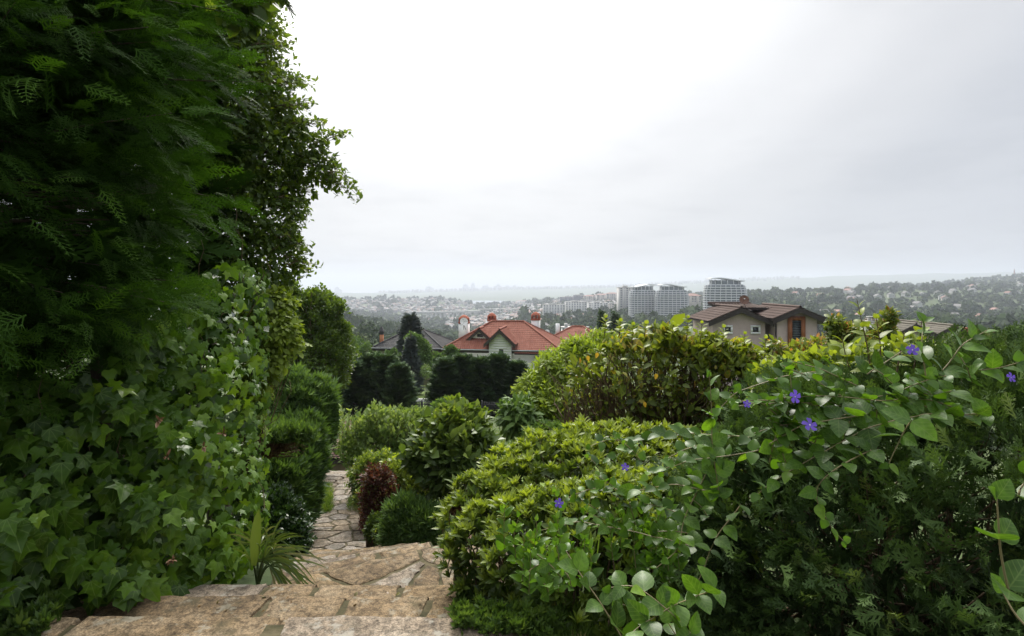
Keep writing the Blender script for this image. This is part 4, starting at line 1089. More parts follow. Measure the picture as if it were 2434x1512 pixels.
vibm = leafmat('viburnum_leaf', [(0, (0.053, 0.088, 0.022)), (.5, (0.100, 0.156, 0.033)), (.8, (0.175, 0.237, 0.043)), (1, (0.275, 0.325, 0.056))], trans=.32, rough=.42, spec=.38)
palem = leafmat('pale_leaf', [(0, (0.091, 0.150, 0.039)), (.5, (0.150, 0.221, 0.065)), (1, (0.234, 0.299, 0.111))], trans=.35, rough=.5, spec=.3)
redm = leafmat('barberry_leaf', [(0, (.05, .022, .018)), (.55, (.10, .038, .026)), (.8, (.14, .07, .035)), (1, (.12, .14, .04))], trans=.3, rough=.5, spec=.2, tcol=(1.5, 1.1, .8))
phom = leafmat('photinia_leaf', [(0, (.065, .10, .022)), (.45, (.13, .175, .034)), (.75, (.21, .24, .05)), (.9, (.29, .23, .07)), (1, (.36, .17, .075))], trans=.36, rough=.4, spec=.3)
midm = leafmat('mid_conifer', [(0, (0.033, 0.062, 0.027)), (.5, (0.060, 0.106, 0.037)), (1, (0.106, 0.169, 0.050))], trans=.1, rough=.7, spec=.2)
thum = leafmat('thuja_leaf', [(0, (0.049, 0.092, 0.027)), (.5, (0.084, 0.149, 0.038)), (1, (0.135, 0.216, 0.051))], trans=.25, rough=.6, spec=.25)
bluem = leafmat('blue_spruce', [(0, (.035, .05, .045)), (.6, (.06, .08, .072)), (1, (.10, .11, .095))], trans=.1, rough=.7, spec=.2)
grassm = leafmat('grass_blade', [(0, (0.058, 0.111, 0.018)), (.5, (0.098, 0.163, 0.026)), (.9, (0.156, 0.221, 0.046)), (1, (0.260, 0.221, 0.091))], trans=.35, rough=.5, spec=.3)
palmm = leafmat('palm_blade', [(0, (.05, .08, .035)), (.5, (.075, .11, .04)), (.8, (.12, .17, .035)), (1, (.2, .2, .12))], trans=.25, rough=.4, spec=.5)

# ------------------------------------------------------------------ generic growth
def bl(u, v, Y, r, kx=1.0, ky=1.0, kz=1.0):
    q = px(r, Y); return (P(u, v, Y), np.array([q * kx, q * ky, q * kz]))
def shell(blobs, n, rmin=.80, rmax=1.02, up=.25, lump=.15):
    wts = np.array([b[1][0] * b[1][2] for b in blobs]); k = rng.choice(len(blobs), n * 3, p=wts / wts.sum())
    d = rand_dirs(n * 3); d[:, 2] += up; d = unit(d)
    c = np.array([b[0] for b in blobs])[k]; r = np.array([b[1] for b in blobs])[k]
    ph = c.sum(1)
    f = rng.uniform(rmin, rmax, len(k)) + lump * np.sin(d[:, 0] * 6 + ph * 3) * np.sin(d[:, 2] * 7 + ph) + lump * .6 * np.sin(d[:, 1] * 11 + d[:, 2] * 9) + np.minimum(rng.exponential(.035, len(k)), .22) - .03
    p = c + d * r * f[:, None]
    ok = np.ones(len(k), bool)
    for j, b in enumerate(blobs):
        q = np.linalg.norm((p - b[0]) / b[1], axis=1); ok &= (q > .8) | (k == j)
    p, d, k, r = p[ok][:n], d[ok][:n], k[ok][:n], r[ok][:n]
    return p, unit(d / r), k
def leaf_cloud(p, nrm, per, spread, size, T, mix=(.7, .8, .35), rmean=.4, rvar=.2, clump_var=.18, topgain=0.0, size_var=.25, hang=0.0):
    n = len(p); m = n * per
    i = np.repeat(np.arange(n), per)
    t1 = rand_dirs(m); off = t1 * spread * rng.random((m, 1)) ** .6
    off -= nrm[i] * (np.sum(off * nrm[i], 1, keepdims=True)) * .45
    pos = p[i] + off
    d = nrm[i] * mix[0] + rand_dirs(m) * mix[1]; d[:, 2] += mix[2] - hang; d = unit(d)
    nn = rand_dirs(m) * .55 + nrm[i] * .5; nn[:, 2] += .7
    c = rng.normal(0, clump_var, n)
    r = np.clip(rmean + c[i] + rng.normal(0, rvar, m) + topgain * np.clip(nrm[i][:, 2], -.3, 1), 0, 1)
    return scatter(T, pos, frames(d, nn), size * np.exp(rng.normal(0, size_var, m)), r)
def twig_set(base, tips, r0, r1=.0015, sag=.0, wob=.012, n=6, sides=4, hub=None):
    paths, rads = [], []
    for t in tips:
        b = np.asarray(base) + rng.normal(size=3) * np.array([1, 1, .2]) * r0 * 3
        if hub is None: path = bend(b, t, n, sag, wob)
        else: path = np.concatenate([bend(b, hub(t), 3, 0, 0)[:-1], bend(hub(t), t, n - 2, sag, wob)])
        paths.append(path); rads.append(np.linspace(r0, r1, len(path)))
    return tubes(paths, rads, sides)
def shrub(name, label, cat, blobs, n, per, spread, size, T, mat, base, stem_r=.02, twigs=60, stems=True, group=None, trunk=False, foliage='foliage', inner=.35, lump=.2, **kw):
    base = np.array(base, float)
    root = empty(name, base, label, cat, group)
    p, nrm, _ = shell(blobs, n, lump=lump)
    parts = [leaf_cloud(p, nrm, per, spread, size, T, **kw)]
    if inner:
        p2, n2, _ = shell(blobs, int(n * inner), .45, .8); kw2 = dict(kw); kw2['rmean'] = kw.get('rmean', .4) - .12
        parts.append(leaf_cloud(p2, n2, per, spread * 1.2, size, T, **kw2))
    V, F, r = join(parts)
    obj(foliage, mesh(foliage, rel(root, V), F, mat, False, r), root, kind='stuff')
    if twigs:
        tips = p[rng.choice(len(p), min(twigs, len(p)), replace=False)]
        if trunk:
            cen = np.mean([b[0] for b in blobs], 0)
            paths = []
            for t in tips:
                f = random.uniform(.3, .95); paths.append(bend(base * (1 - f) + cen * f, t, 6, 0, spread * .25))
            V, F, r = tubes(paths, [np.linspace(stem_r * .7, stem_r * .12, 6)] * len(paths), 4)
        else: V, F, r = twig_set(base, tips, stem_r * .8, stem_r * .12, .0, spread * .25)
        obj('branches', mesh('branches', rel(root, V), F, twigm), root, kind='stuff')
    if trunk:
        top = np.mean([b[0] for b in blobs], 0)
        V, F, r = tubes([bend(base - (0, 0, .3), top, 7, 0, stem_r * .6)], [np.linspace(stem_r * 3.2, stem_r * 1.0, 7)], 8)
        obj('trunk', mesh('trunk', rel(root, V), F, bark, True), root)
    return root
def ground(u, Y, v=None): 
    x = xat(u, Y); return np.array([x, Y, H1(x, Y)])
LF, RH = leafT(.3), rhombT(.3)

# ------------------------------------------------------------------ far and middle trees
def conifer_mesh(h, r, n, T, size, mat, droop=.25, taper=1.0, seed=0, top=.0, low=.05):
    rs = np.random.default_rng(seed)
    t = rs.random(n) ** .8; z = low * h + t * h * (1 - low)
    prof = (1 - t) ** taper * (1 - top) + top * (1 - t ** 6)
    a = rs.uniform(0, 6.28, n); lay = .88 + .06 * np.sin(z / h * 40 + a * 3) + .12 * np.sin(a * 5 + z * 3) + .08 * np.sin(a * 9 - z * 5)
    rr = r * prof * lay * rs.uniform(.55, 1.02, n)
    p = np.stack([rr * np.cos(a), rr * np.sin(a), z], -1)
    d = np.stack([np.cos(a), np.sin(a), np.full(n, .25 - droop)], -1) + rs.normal(size=(n, 3)) * .3
    nn = rs.normal(size=(n, 3)) * .35 + np.array([0, 0, 1]) + np.stack([np.cos(a), np.sin(a), np.zeros(n)], -1) * .5
    V, F, q = scatter(T, p, frames(d, nn), size * rs.uniform(.7, 1.3, n), np.clip(rs.normal(.42, .24, n) + .2 * np.sin(a * 4 + z * 2), 0, 1))
    return mesh('crown', V, F, mat, False, q)
SP = [sprayT(5, 1, seed=s, wd=.045, spread=.5) for s in range(3)]
TU = [tuftT(5, s, .09) for s in range(3)]
CY = [conifer_mesh(5.4, 1.1, 1900, SP[s], .62, midm, -.5, .7, s, .25) for s in range(3)]
SPR = [conifer_mesh(9.0, 2.2, 1500, SP[s], .95, midm, .2, .95, s + 5) for s in range(2)]
CED = conifer_mesh(7, 2.3, 1700, SP[1], .8, bluem, .1, .8, 9, .1)
BSP = conifer_mesh(4.4, 1.1, 1200, SP[2], .5, bluem, .15, .9, 10)
trv, trf, _ = tubes([np.array([(0, 0, -.6), (0, 0, 2.5), (0, 0, 5)])], [np.array([.16, .11, .03])], 7)
TRK = mesh('trunk', trv, trf, bark, True)
def conifer(name, u, Y, me, s, lab, group=None, sz=1.0, dz=0.0, vtop=None, h=None):
    x = xat(u, Y); z = H1(x, Y)
    if vtop is not None: s_h = (P(u, vtop, Y)[2] - z) / h
    else: s_h = s * sz
    t = empty(name, (x, Y, z + dz), lab, 'tree', group, random.uniform(0, 6.28))
    c = obj('crown', me, t); c.scale = (s, s, s_h); c['kind'] = 'stuff'
    k = obj('trunk', TRK, t); k.scale = (s, s, s_h)
    return t
lab = ['leftmost', 'second', 'third', 'rightmost']
for i, (u, Y, vt, s) in enumerate([(843, 39.5, 868, 1.15), (884, 40.5, 850, 1.3), (916, 40, 852, 1.25), (948, 39, 872, 1.0)]):
    conifer('dark_cypress', u, Y, CY[i % 3], s, f'dark rounded cypress before the grey roof, {lab[i]} of four', 'dark cypresses left of the lawn', vtop=vt, h=5.4)
lab = ['leftmost', 'second from left', 'middle', 'second from right', 'rightmost']
for i, (u, vt) in enumerate([(1060, 860), (1100, 851), (1140, 858), (1184, 850), (1226, 866)]):
    conifer('dark_cypress', u, 42 + .4 * (i % 2), CY[i % 3], 1.18, f'dark cypress in the hedge before the red villa, {lab[i]} of five', 'dark cypress hedge before the villa', vtop=vt, h=5.4)
conifer('cedar', 976, 76, CED, 1.15, 'blue green cedar standing before the dark grey roof', vtop=752, h=7)
conifer('blue_spruce', 976, 58, BSP, 1.15, 'slim blue grey spruce below the cedar', vtop=806, h=4.4)
conifer('dark_spruce', 1431, 112, SPR[0], .85, 'dark pointed spruce left of the pair behind the twiggy hedge', 'pair of dark spruces', vtop=745, h=9)
conifer('dark_spruce', 1462, 114, SPR[1], .95, 'dark pointed spruce right of the pair behind the twiggy hedge', 'pair of dark spruces', vtop=747, h=9)
shrub('round_tree', 'bright green round tree between the blue spruce and the villa', 'tree', [bl(995, 835, 60, 26), bl(985, 815, 60, 20), bl(1008, 855, 60, 18)], 420, 8, .35, .22, RH, thum, ground(992, 60), .06, 30, trunk=True, rmean=.55)
shrub('bare_shrub', 'thin grey brown bush on the lawn by the cypress hedge', 'shrub', [bl(1012, 885, 56, 11, 1, 1, 1.5)], 120, 5, .3, .12, RH, palem, ground(1012, 56), .012, 22, rmean=.2)
# crowns of the wood just behind the houses
for i, (u, v, Y, r) in enumerate([(838, 838, 95, 34), (868, 846, 88, 26), (806, 812, 105, 34), (1040, 862, 62, 20), (1070, 840, 66, 16), (930, 852, 58, 18), (780, 830, 80, 40)]):
    shrub('broadleaf_tree', ['dark green broadleaf crown beside the big tree, left of the grey roof', 'low dark green crown just left of the grey roofed house', 'deep green crown half hidden by the big shady tree', 'small green tree under the left end of the villa roof', 'green tree touching the villa eave', 'low bush under the cream wall of the grey roofed house', 'dark crown almost covered by the big shady tree'][i], 'tree',
          [bl(u, v, Y, r), bl(u - r * .5, v + r * .5, Y, r * .7), bl(u + r * .55, v + r * .4, Y, r * .65)], 330, 8, px(r * .2, Y), px(4.5, Y), RH, thum, ground(u, Y), .08, 24, trunk=True, rmean=.35, group='trees about the houses')
for i, (u, v, Y, r) in enumerate([(1265, 815, 90, 20), (1390, 805, 140, 22), (1500, 790, 150, 20), (1570, 790, 130, 20), (2000, 795, 80, 26), (2075, 800, 90, 24), (2320, 806, 95, 20), (2420, 800, 90, 22)]):
    shrub('broadleaf_tree', ['green crown right of the villa eave', 'green crown left below the two spruces', 'crown below the leftmost balcony tower', 'crown below the middle balcony tower', 'crown right of the brown roofed house', 'crown left of the white chimney', 'crown between the olive roof and the red roof', 'crown at the right edge behind the hedge'][i], 'tree',
          [bl(u, v, Y, r), bl(u + r * .6, v + r * .5, Y, r * .7)], 230, 7, px(r * .25, Y), px(4.5, Y), RH, thum, ground(u, Y), .08, 16, trunk=True, rmean=.45, group='trees about the houses')

# ------------------------------------------------------------------ middle distance, left of the path
shrub('shady_tree', 'large dense green tree with layered branches left of the cypresses', 'tree', [bl(738, 748, 22, 60, 1.15, 1, .9), bl(690, 800, 22, 62), bl(788, 790, 22, 40, 1, 1, .7), bl(740, 850, 22, 88, 1, 1, .85), bl(800, 850, 22, 32, 1, 1, .9), bl(680, 720, 22, 40), bl(775, 735, 22, 32, 1.2, 1, .7), bl(760, 900, 22, 60, 1, 1, .6)], 2100, 11, .22, .125, RH, decm, ground(735, 22), .09, 160, trunk=True, rmean=.3, clump_var=.12)
shrub('thuja_hedge', 'soft green thuja below the big tree beside the red soil', 'shrub', [bl(715, 965, 14, 66, 1, 1, 1.0), bl(768, 985, 14, 26, .9, 1, 2.2), bl(660, 1000, 14, 60), bl(735, 1030, 14, 55), bl(690, 925, 14.5, 40), bl(752, 940, 14.3, 34)], 1350, 6, .14, .175, TU[0], thum, ground(720, 14), .05, 60, rmean=.5, mix=(.5, .5, .7))
shrub('clipped_cypress', 'clipped dark cypress hedge with a straight side along the path', 'hedge', [bl(685, 1105, 9.3, 75, .95, .9, .9), bl(692, 1190, 9.0, 60, .8, .9, 1.5), bl(640, 1180, 8.6, 75), bl(718, 1050, 9.6, 40, 1, 1, 1.2), bl(722, 1110, 9.4, 24, .9, 1, 3.4), bl(660, 1060, 9.5, 46)], 1800, 6, .11, .15, TU[1], thum, ground(690, 9.2), .04, 60, rmean=.25, mix=(.6, .5, .5))
# dead brown twigs in its top
root = empty('brown_juniper', P(640, 1090, 7.6), 'spreading juniper with bare reddish brown twigs above the boxwood', 'shrub')
tips = [P(random.uniform(612, 735), random.uniform(1025, 1085), random.uniform(7.2, 8)) for _ in range(120)]
V, F, r = twig_set(P(625, 1085, 7.6), tips, .012, .002, .05, .03, 7); obj('branches', mesh('branches', rel(root, V), F, surf('dead_twig', [(.3, (.09, .045, .03)), (.7, (.20, .115, .075))], scale=12)), root, kind='stuff')
p = np.array([P(random.uniform(605, 745), random.uniform(1020, 1050) + 0, random.uniform(7.2, 8)) for _ in range(300)])
V, F, r = leaf_cloud(p, np.tile([[.2, -.3, .9]], (len(p), 1)), 8, .07, .09, TU[2], rmean=.6); obj('foliage', mesh('foliage', rel(root, V), F, thum, False, r), root, kind='stuff')
shrub('boxwood', 'dark glossy rounded boxwood at the left edge of the path', 'shrub', [bl(652, 1235, 6.6, 62), bl(664, 1285, 6.5, 60), bl(620, 1260, 6.4, 60)], 1900, 9, .07, .045, rhombT(.28, .08), leafmat('box_leaf', [(0, (.02, .045, .012)), (.6, (.035, .075, .016)), (1, (.06, .11, .022))], trans=.25, rough=.35, spec=.5), P(680, 1345, 6.6), .02, 50, rmean=.4)

# ------------------------------------------------------------------ middle, right of the path
shrub('pear_tree', 'fluffy pale green fruit tree behind the round glossy shrub', 'tree', [bl(915, 1048, 11.5, 66), bl(856, 1072, 11.5, 42), bl(970, 1035, 11.8, 54), bl(885, 1085, 11.3, 48)], 1100, 8, .16, .075, RH, palem, ground(900, 11.5), .03, 90, trunk=True, rmean=.5, topgain=.15, mix=(.5, .7, .7))
root = empty('upright_shoots', P(900, 1040, 11.5), 'thin upright leafy shoots on top of the pale fruit tree', 'shoots')
tips = [P(random.uniform(808, 1010), random.uniform(962, 1010) + abs(random.uniform(-1, 1)) * 18, random.uniform(11, 12)) for _ in range(70)]
base_ = [t - np.array([random.uniform(-.1, .1), 0, .45]) for t in tips]
V, F, r = tubes([bend(b, t, 4, 0, .01) for b, t in zip(base_, tips)], [np.linspace(.006, .002, 4)] * len(tips)); obj('stems', mesh('stems', rel(root, V), F, twigm), root, kind='stuff')
pp = np.concatenate([bend(b, t, 9) for b, t in zip(base_, tips)])
V, F, r = leaf_cloud(pp, np.tile([[0, 0, 1.]], (len(pp), 1)), 3, .03, .07, LF, rmean=.8); obj('foliage', mesh('foliage', rel(root, V), F, palem, False, r), root, kind='stuff')
shrub('small_tree', 'small green sapling between the pale tree and the cypress hedge', 'tree', [bl(1060, 985, 20, 34), bl(1035, 1000, 20, 26), bl(1100, 1000, 20, 24)], 260, 8, .2, .13, RH, thum, ground(1060, 20), .02, 40, rmean=.75)
shrub('round_shrub', 'rounded shrub with glossy oval leaves and bare brown lower stems', 'shrub', [bl(1080, 1045, 6.9, 82, 1, 1, .92), bl(1035, 1085, 6.7, 60), bl(1125, 1090, 7.0, 62, 1, 1, .9), bl(1075, 1100, 6.6, 70)], 620, 7, .11, .105, leafT(.27, .08, .1), vibm, P(1085, 1215, 6.9), .02, 260, rmean=.3, topgain=.42, clump_var=.1, rvar=.14)
shrub('clipped_shrub', 'small light green rounded shrub in front of the round glossy shrub', 'shrub', [bl(962, 1140, 8.2, 46), bl(990, 1165, 8.0, 38), bl(940, 1120, 8.4, 30)], 520, 8, .08, .06, RH, hedm, P(965, 1215, 8.1), .015, 50, rmean=.45, topgain=.3)
shrub('green_hedge', 'fine leaved green hedge bush right of the path behind the red shrub', 'hedge', [bl(875, 1125, 9.8, 40), bl(908, 1115, 10, 38), bl(864, 1150, 9.6, 30), bl(872, 1185, 9.2, 24)], 800, 9, .08, .05, RH, vibm, ground(870, 9.8), .015, 40, rmean=.5, topgain=.2)
shrub('barberry', 'dark red barberry shrub at the bend of the path', 'shrub', [bl(897, 1152, 7.5, 33, 1, 1, 1.2), bl(890, 1215, 7.4, 32, .9, 1, 1.5), bl(915, 1195, 7.4, 28, 1, 1, 1.6)], 800, 8, .075, .036, RH, redm, P(888, 1285, 7.4), .012, 60, rmean=.5, rvar=.3, lump=.32)
shrub('green_skirt', 'dark green leafy bush under the red barberry along the path', 'shrub', [bl(890, 1262, 7.0, 20, .9, 1, 1.6), bl(915, 1272, 6.8, 24)], 420, 8, .06, .036, RH, vibm, P(880, 1300, 6.9), .01, 30, rmean=.3)
shrub('dwarf_juniper', 'small feathery juniper at the corner of the steps', 'shrub', [bl(970, 1240, 6.1, 44), bl(1010, 1258, 6.0, 40), bl(950, 1272, 6.0, 32)], 900, 8, .07, .075, TU[2], thum, P(975, 1305, 6.0), .014, 60, rmean=.42, mix=(.7, .6, .3))
shrub('feathery_tree', 'light lime green feathery tree left of the twiggy hedge', 'tree', [bl(1325, 905, 8.6, 60), bl(1285, 965, 8.4, 58), bl(1375, 858, 8.8, 46), bl(1430, 840, 9.0, 44), bl(1330, 985, 8.2, 62), bl(1262, 925, 8.5, 30), bl(1400, 920, 8.6, 66)], 1700, 10, .15, .085, rhombT(.16), limem, ground(1340, 8.8), .03, 160, trunk=True, rmean=.5, mix=(.6, .9, .1), hang=.2)
shrub('peach_sapling', 'young green sapling with drooping leaves at the lime tree foot', 'tree', [bl(1232, 985, 7.8, 34), bl(1260, 1015, 7.8, 28), bl(1225, 1010, 7.8, 20)], 130, 8, .12, .12, leafT(.17, .04, .2), thum, P(1262, 1090, 7.8), .012, 40, rmean=.75, hang=.8)
shrub('low_bush', 'low bright green bush on the grass under the lime tree', 'shrub', [bl(1310, 1040, 7.4, 46, 1.3, 1, .6)], 400, 8, .08, .05, RH, thum, P(1310, 1075, 7.4), .01, 20, rmean=.8)
# ------------------------------------------------------------------ the big cypress at the left
root = empty('leyland_cypress', (-3.5, 3.4, H1(-3.5, 3.4)), 'huge dark feathery cypress overhanging the ivy at the left edge', 'tree')
V, F, r = tubes([np.array([(-3.5, 3.4, -.8), (-3.5, 3.4, 2.5), (-3.45, 3.4, 6.8)])], [np.array([.26, .2, .05])], 10); obj('trunk', mesh('trunk', rel(root, V), F, bark, True), root)
CB = [(np.array([-3.5, 3.35, 3.05]), np.array([1.78, 1.6, 2.15])), (np.array([-3.1, 3.2, 1.75]), np.array([1.35, 1.3, .85])), (np.array([-3.5, 3.4, 5.2]), np.array([1.45, 1.5, 1.9]))]
p, nrm, _ = shell(CB, 2600, .66, 1.0, .0, .10)
cam_side = (nrm[:, 1] < .25) | (rng.random(len(p)) < .3)
cam_side &= (p[:, 2] > .95) & (p[:, 2] < 5.4)
cu, cv_ = CX + FL * p[:, 0] / np.maximum(p[:, 1], .5), EY - FL * (p[:, 2] - CAMZ) / np.maximum(p[:, 1], .5)
cam_side &= ((cu > -260) & (cv_ > -260)) | (rng.random(len(p)) < .18)
p, nrm = p[cam_side][:1000], nrm[cam_side][:1000]
CS = [sprayT(9, 1, seed=s, wd=.0155, spread=.32, droop=.26) for s in range(4)]
parts = []; paths = []
for k in range(4):
    q, n_ = p[k::4], nrm[k::4]
    per = 11; i = np.repeat(np.arange(len(q)), per)
    bd = unit(n_ * np.array([1, 1, .25]) + np.array([.35, -.1, -.02]) + rng.normal(size=q.shape) * .18)
    t = rng.uniform(-.42, .05, len(i))
    side = unit(np.cross(bd[i], [0, 0, 1])) * rng.normal(0, .085, len(i))[:, None]
    pos = q[i] + bd[i] * t[:, None] + side + np.stack([np.zeros(len(i)), np.zeros(len(i)), rng.normal(0, .025, len(i)) - .12 * np.abs(t)], -1)
    d = bd[i] + side * 4 + rng.normal(size=(len(i), 3)) * .3; d[:, 2] -= .10
    nn = np.array([0, 0, .9]) + n_[i] * .7 + rng.normal(size=(len(i), 3)) * .5
    cv = rng.normal(.42, .16, len(q))
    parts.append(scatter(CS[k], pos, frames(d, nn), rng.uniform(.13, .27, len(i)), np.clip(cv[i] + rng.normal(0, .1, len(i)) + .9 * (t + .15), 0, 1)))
    for a, b in zip(q, bd): paths.append(bend(np.array([-3.5, 3.4, a[2] - .1]), a - b * .05, 5, .06, .03))
pi_, ni_, _ = shell(CB[:2], 1900, .25, .62, 0, .05); ni_ = ni_ * np.array([1, 1, .2]) + np.array([.3, -.2, 0])
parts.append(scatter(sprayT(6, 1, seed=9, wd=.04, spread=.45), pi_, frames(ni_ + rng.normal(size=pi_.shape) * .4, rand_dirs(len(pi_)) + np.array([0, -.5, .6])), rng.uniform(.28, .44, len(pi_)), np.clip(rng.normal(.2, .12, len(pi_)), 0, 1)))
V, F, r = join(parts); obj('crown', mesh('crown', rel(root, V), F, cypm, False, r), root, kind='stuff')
V, F, r = tubes(paths[::4], [np.linspace(.016, .002, 5)] * len(paths[::4]), 4); obj('branches', mesh('branches', rel(root, V), F, bark), root, kind='stuff')

# its neighbour in the row, seen only through gaps
root = empty('leyland_cypress', (-5.6, 5.6, H1(-5.6, 5.6)), 'second dark cypress glimpsed behind the huge one at the left edge', 'tree')
me_ = conifer_mesh(8.2, 1.9, 1700, sprayT(5, 1, seed=31, wd=.06, spread=.45), .62, cypm, .1, .5, 31, .6); obj('crown', me_, root, kind='stuff'); k_ = obj('trunk', TRK, root); k_.scale = (1.2, 1.2, 1.5)
root = empty('leyland_cypress', (-4.2, 5.9, H1(-4.2, 5.9)), 'dark cypress filling the shade between the huge cypress and the leafy tree', 'tree')
me_ = conifer_mesh(7.4, 1.1, 1200, sprayT(5, 1, seed=32, wd=.06, spread=.45), .5, cypm, .1, .5, 33, .6); obj('crown', me_, root, kind='stuff'); k_ = obj('trunk', TRK, root); k_.scale = (1.2, 1.2, 1.4)
# ------------------------------------------------------------------ the leafy tree behind it
root = empty('leafy_tree', (-3.75, 7.4, H1(-3.75, 7.4)), 'tall small leaved tree outlined against the white sky beside the cypress', 'tree')
DB = [bl(540, 90, 7.2, 120), bl(560, 230, 7.2, 140), bl(600, 350, 7.1, 115), bl(590, 480, 7.0, 125), bl(610, 590, 6.9, 100), bl(690, 345, 7.1, 62, 1.2, 1, .8), bl(750, 395, 7.2, 42, 1.2, 1, .9), bl(560, 640, 6.8, 90), bl(460, 420, 7.3, 130), bl(470, 200, 7.4, 140), bl(650, 640, 7, 50), bl(500, -80, 7.3, 150)]
p, nrm, kb_ = shell(DB, 3900, .7, 1.05, .1, .16)
parts = [leaf_cloud(p, nrm, 8, .13, .068, rhombT(.3, .08), rmean=.35, clump_var=.14, mix=(.5, .8, .0), hang=.35)]
p2, n2, _ = shell(DB, 900, .3, .75); parts.append(leaf_cloud(p2, n2, 11, .3, .085, RH, rmean=.25))
# sprigs that leave the outline
sprig, rad = [], []
def sprigs(lst, n, spread):
    for (u0, v0, u1, v1, Y) in lst:
        for k in range(n):
            a = P(u0 + random.uniform(-spread, spread), v0 + random.uniform(-spread, spread), Y + random.uniform(-.3, .3)); b = P(u1 + random.uniform(-spread, spread), v1 + random.uniform(-spread, spread), Y + random.uniform(-.3, .3))
            sprig.append(bend(a, b, 9, .03, .015)); rad.append(np.linspace(.007, .002, 9))
sprigs([(600, 120, 690, 110, 7.1), (620, 200, 735, 190, 7.1), (640, 260, 745, 255, 7.1), (660, 300, 760, 300, 7.1), (740, 340, 815, 328, 7.2), (780, 400, 848, 465, 7.2), (770, 420, 800, 460, 7.2), (660, 480, 725, 500, 7.0), (660, 560, 730, 590, 6.9), (670, 620, 740, 640, 6.9), (600, 60, 650, 30, 7.1), (650, 430, 735, 455, 7.1)], 6, 16)
sp_p = np.concatenate([s_[2:] for s_ in sprig]); parts.append(leaf_cloud(sp_p, np.tile([[.5, -.3, .3]], (len(sp_p), 1)), 3, .045, .062, LF, rmean=.5, hang=.5))
V, F, r = join(parts); obj('crown', mesh('crown', rel(root, V), F, decm, False, r), root, kind='stuff')
limbs = [bend((-3.75, 7.4, H1(-3.75, 7.4) - .3), P(470, 500, 7.4), 8, 0, .03), bend(P(470, 500, 7.4), P(500, -60, 7.4), 8, 0, .05), bend(P(480, 420, 7.4), P(780, 400, 7.2), 9, .25, .03), bend(P(480, 500, 7.3), P(640, 600, 6.9), 7, .1, .03), bend(P(490, 250, 7.4), P(640, 180, 7.1), 7, .1, .04), bend(P(495, 100, 7.4), P(620, 40, 7.1), 7, .1, .04), bend(P(480, 380, 7.3), P(700, 330, 7.1), 7, .15, .03)]
lr = [np.linspace(.16, .11, 8), np.linspace(.1, .03, 8)] + [np.linspace(.045, .01, len(l)) for l in limbs[2:]]
V, F, r = tubes(limbs, lr, 7); obj('trunk', mesh('trunk', rel(root, V), F, bark, True), root)
tw = twig_set(P(480, 380, 7.35), p[rng.choice(len(p), 220, replace=False)], .012, .003, 0, .05, 6)
tb = tubes(sprig, rad, 4); V, F, r = join([tw, tb]); obj('branches', mesh('branches', rel(root, V), F, twigm), root, kind='stuff')
# the climber's big leaves hanging at the top and the dark needle tip
shrub('hanging_vine', 'large dark vine leaves hanging at the top edge of the picture', 'vine', [bl(575, 5, 5.2, 42), bl(600, -40, 5.2, 50)], 60, 4, .12, .13, leafT(.36, .05, .15), decm, P(560, -120, 5.2), .012, 30, rmean=.3, hang=.9)
root = empty('pine_twig', P(655, -15, 4.2), 'dark needle twig poking in from the top edge', 'twig')
V, F, r = tubes([bend(P(630, -60, 4.2), P(688, 20, 4.2), 5, .02, 0)], [np.linspace(.006, .002, 5)], 5); obj('stem', mesh('stem', rel(root, V), F, twigm), root)
pp = bend(P(630, -60, 4.2), P(688, 20, 4.2), 26, .02); d = np.tile([[.55, 0, -.5]], (26, 1)); V, F, r = leaf_cloud(pp, unit(d), 3, .012, .07, tuftT(6, 3, .03), mix=(1, .3, -.3), rmean=.1); obj('needles', mesh('needles', rel(root, V), F, cypm, False, r), root, kind='stuff')
# yellow-green foliage catching the light right of the ivy
shrub('lit_hornbeam', 'yellow green hanging foliage catching light beside the ivy', 'tree', [bl(640, 735, 6.2, 42), bl(672, 720, 6.3, 24, 1.1, 1, .6), bl(655, 790, 6.1, 46), bl(690, 825, 6.2, 24, 1.2, 1, .5), bl(630, 860, 6.0, 42), bl(605, 930, 5.9, 34), bl(610, 790, 6.2, 50), bl(590, 1000, 5.8, 26)], 640, 9, .09, .06, LF, limem, P(590, 1120, 6.4), .014, 90, rmean=.42, hang=.6, mix=(.6, .7, .1))

# ------------------------------------------------------------------ ivy
ivy = empty('ivy', (-2.0, 3.2, -.3), 'glossy ivy with large lobed leaves covering the bank under the cypress', 'ivy')
UI = [-200, -60, 150, 400, 540, 595, 625, 640]; YI = [2.35, 2.45, 2.72, 3.25, 3.75, 4.3, 4.9, 5.5]
vt_u, vt_v = [-200, 230, 300, 400, 480, 560, 640], [895, 890, 815, 720, 650, 610, 660]
vb_u, vb_v = [-200, 120, 240, 380, 560, 600, 640], [1440, 1425, 1432, 1405, 1385, 1340, 1290]
def ivy_pts(n, depth0, depth1):
    u = rng.uniform(-200, 638, n) if depth0 > 0 else np.concatenate([rng.uniform(-200, 638, n // 2), 638 - 330 * rng.random(n - n // 2) ** 1.4])
    t = rng.random(n)
    vt, vb = np.interp(u, vt_u, vt_v), np.interp(u, vb_u, vb_v)
    v = vt + (vb - vt) * t
    Y = np.interp(u, UI, YI) + .55 * np.clip((1400 - v) / 750, 0, 1) ** 1.3 + .10 * np.sin(u * .021 + v * .013) + .07 * np.sin(v * .03 - u * .017) + rng.uniform(depth0, depth1, n)
    pos = np.stack([(u - CX) / FL * Y, Y, CAMZ - (v - EY) / FL * Y], -1)
    k = np.clip((u - 150) / 450, 0, 1)[:, None]
    nrm = unit(np.array([[.45, -.85, .28]]) * (1 - k) + np.array([[.95, -.35, .25]]) * k)
    return pos, nrm, u, v
IT = [ivyT(0), ivyT(1), ivyT(2)]
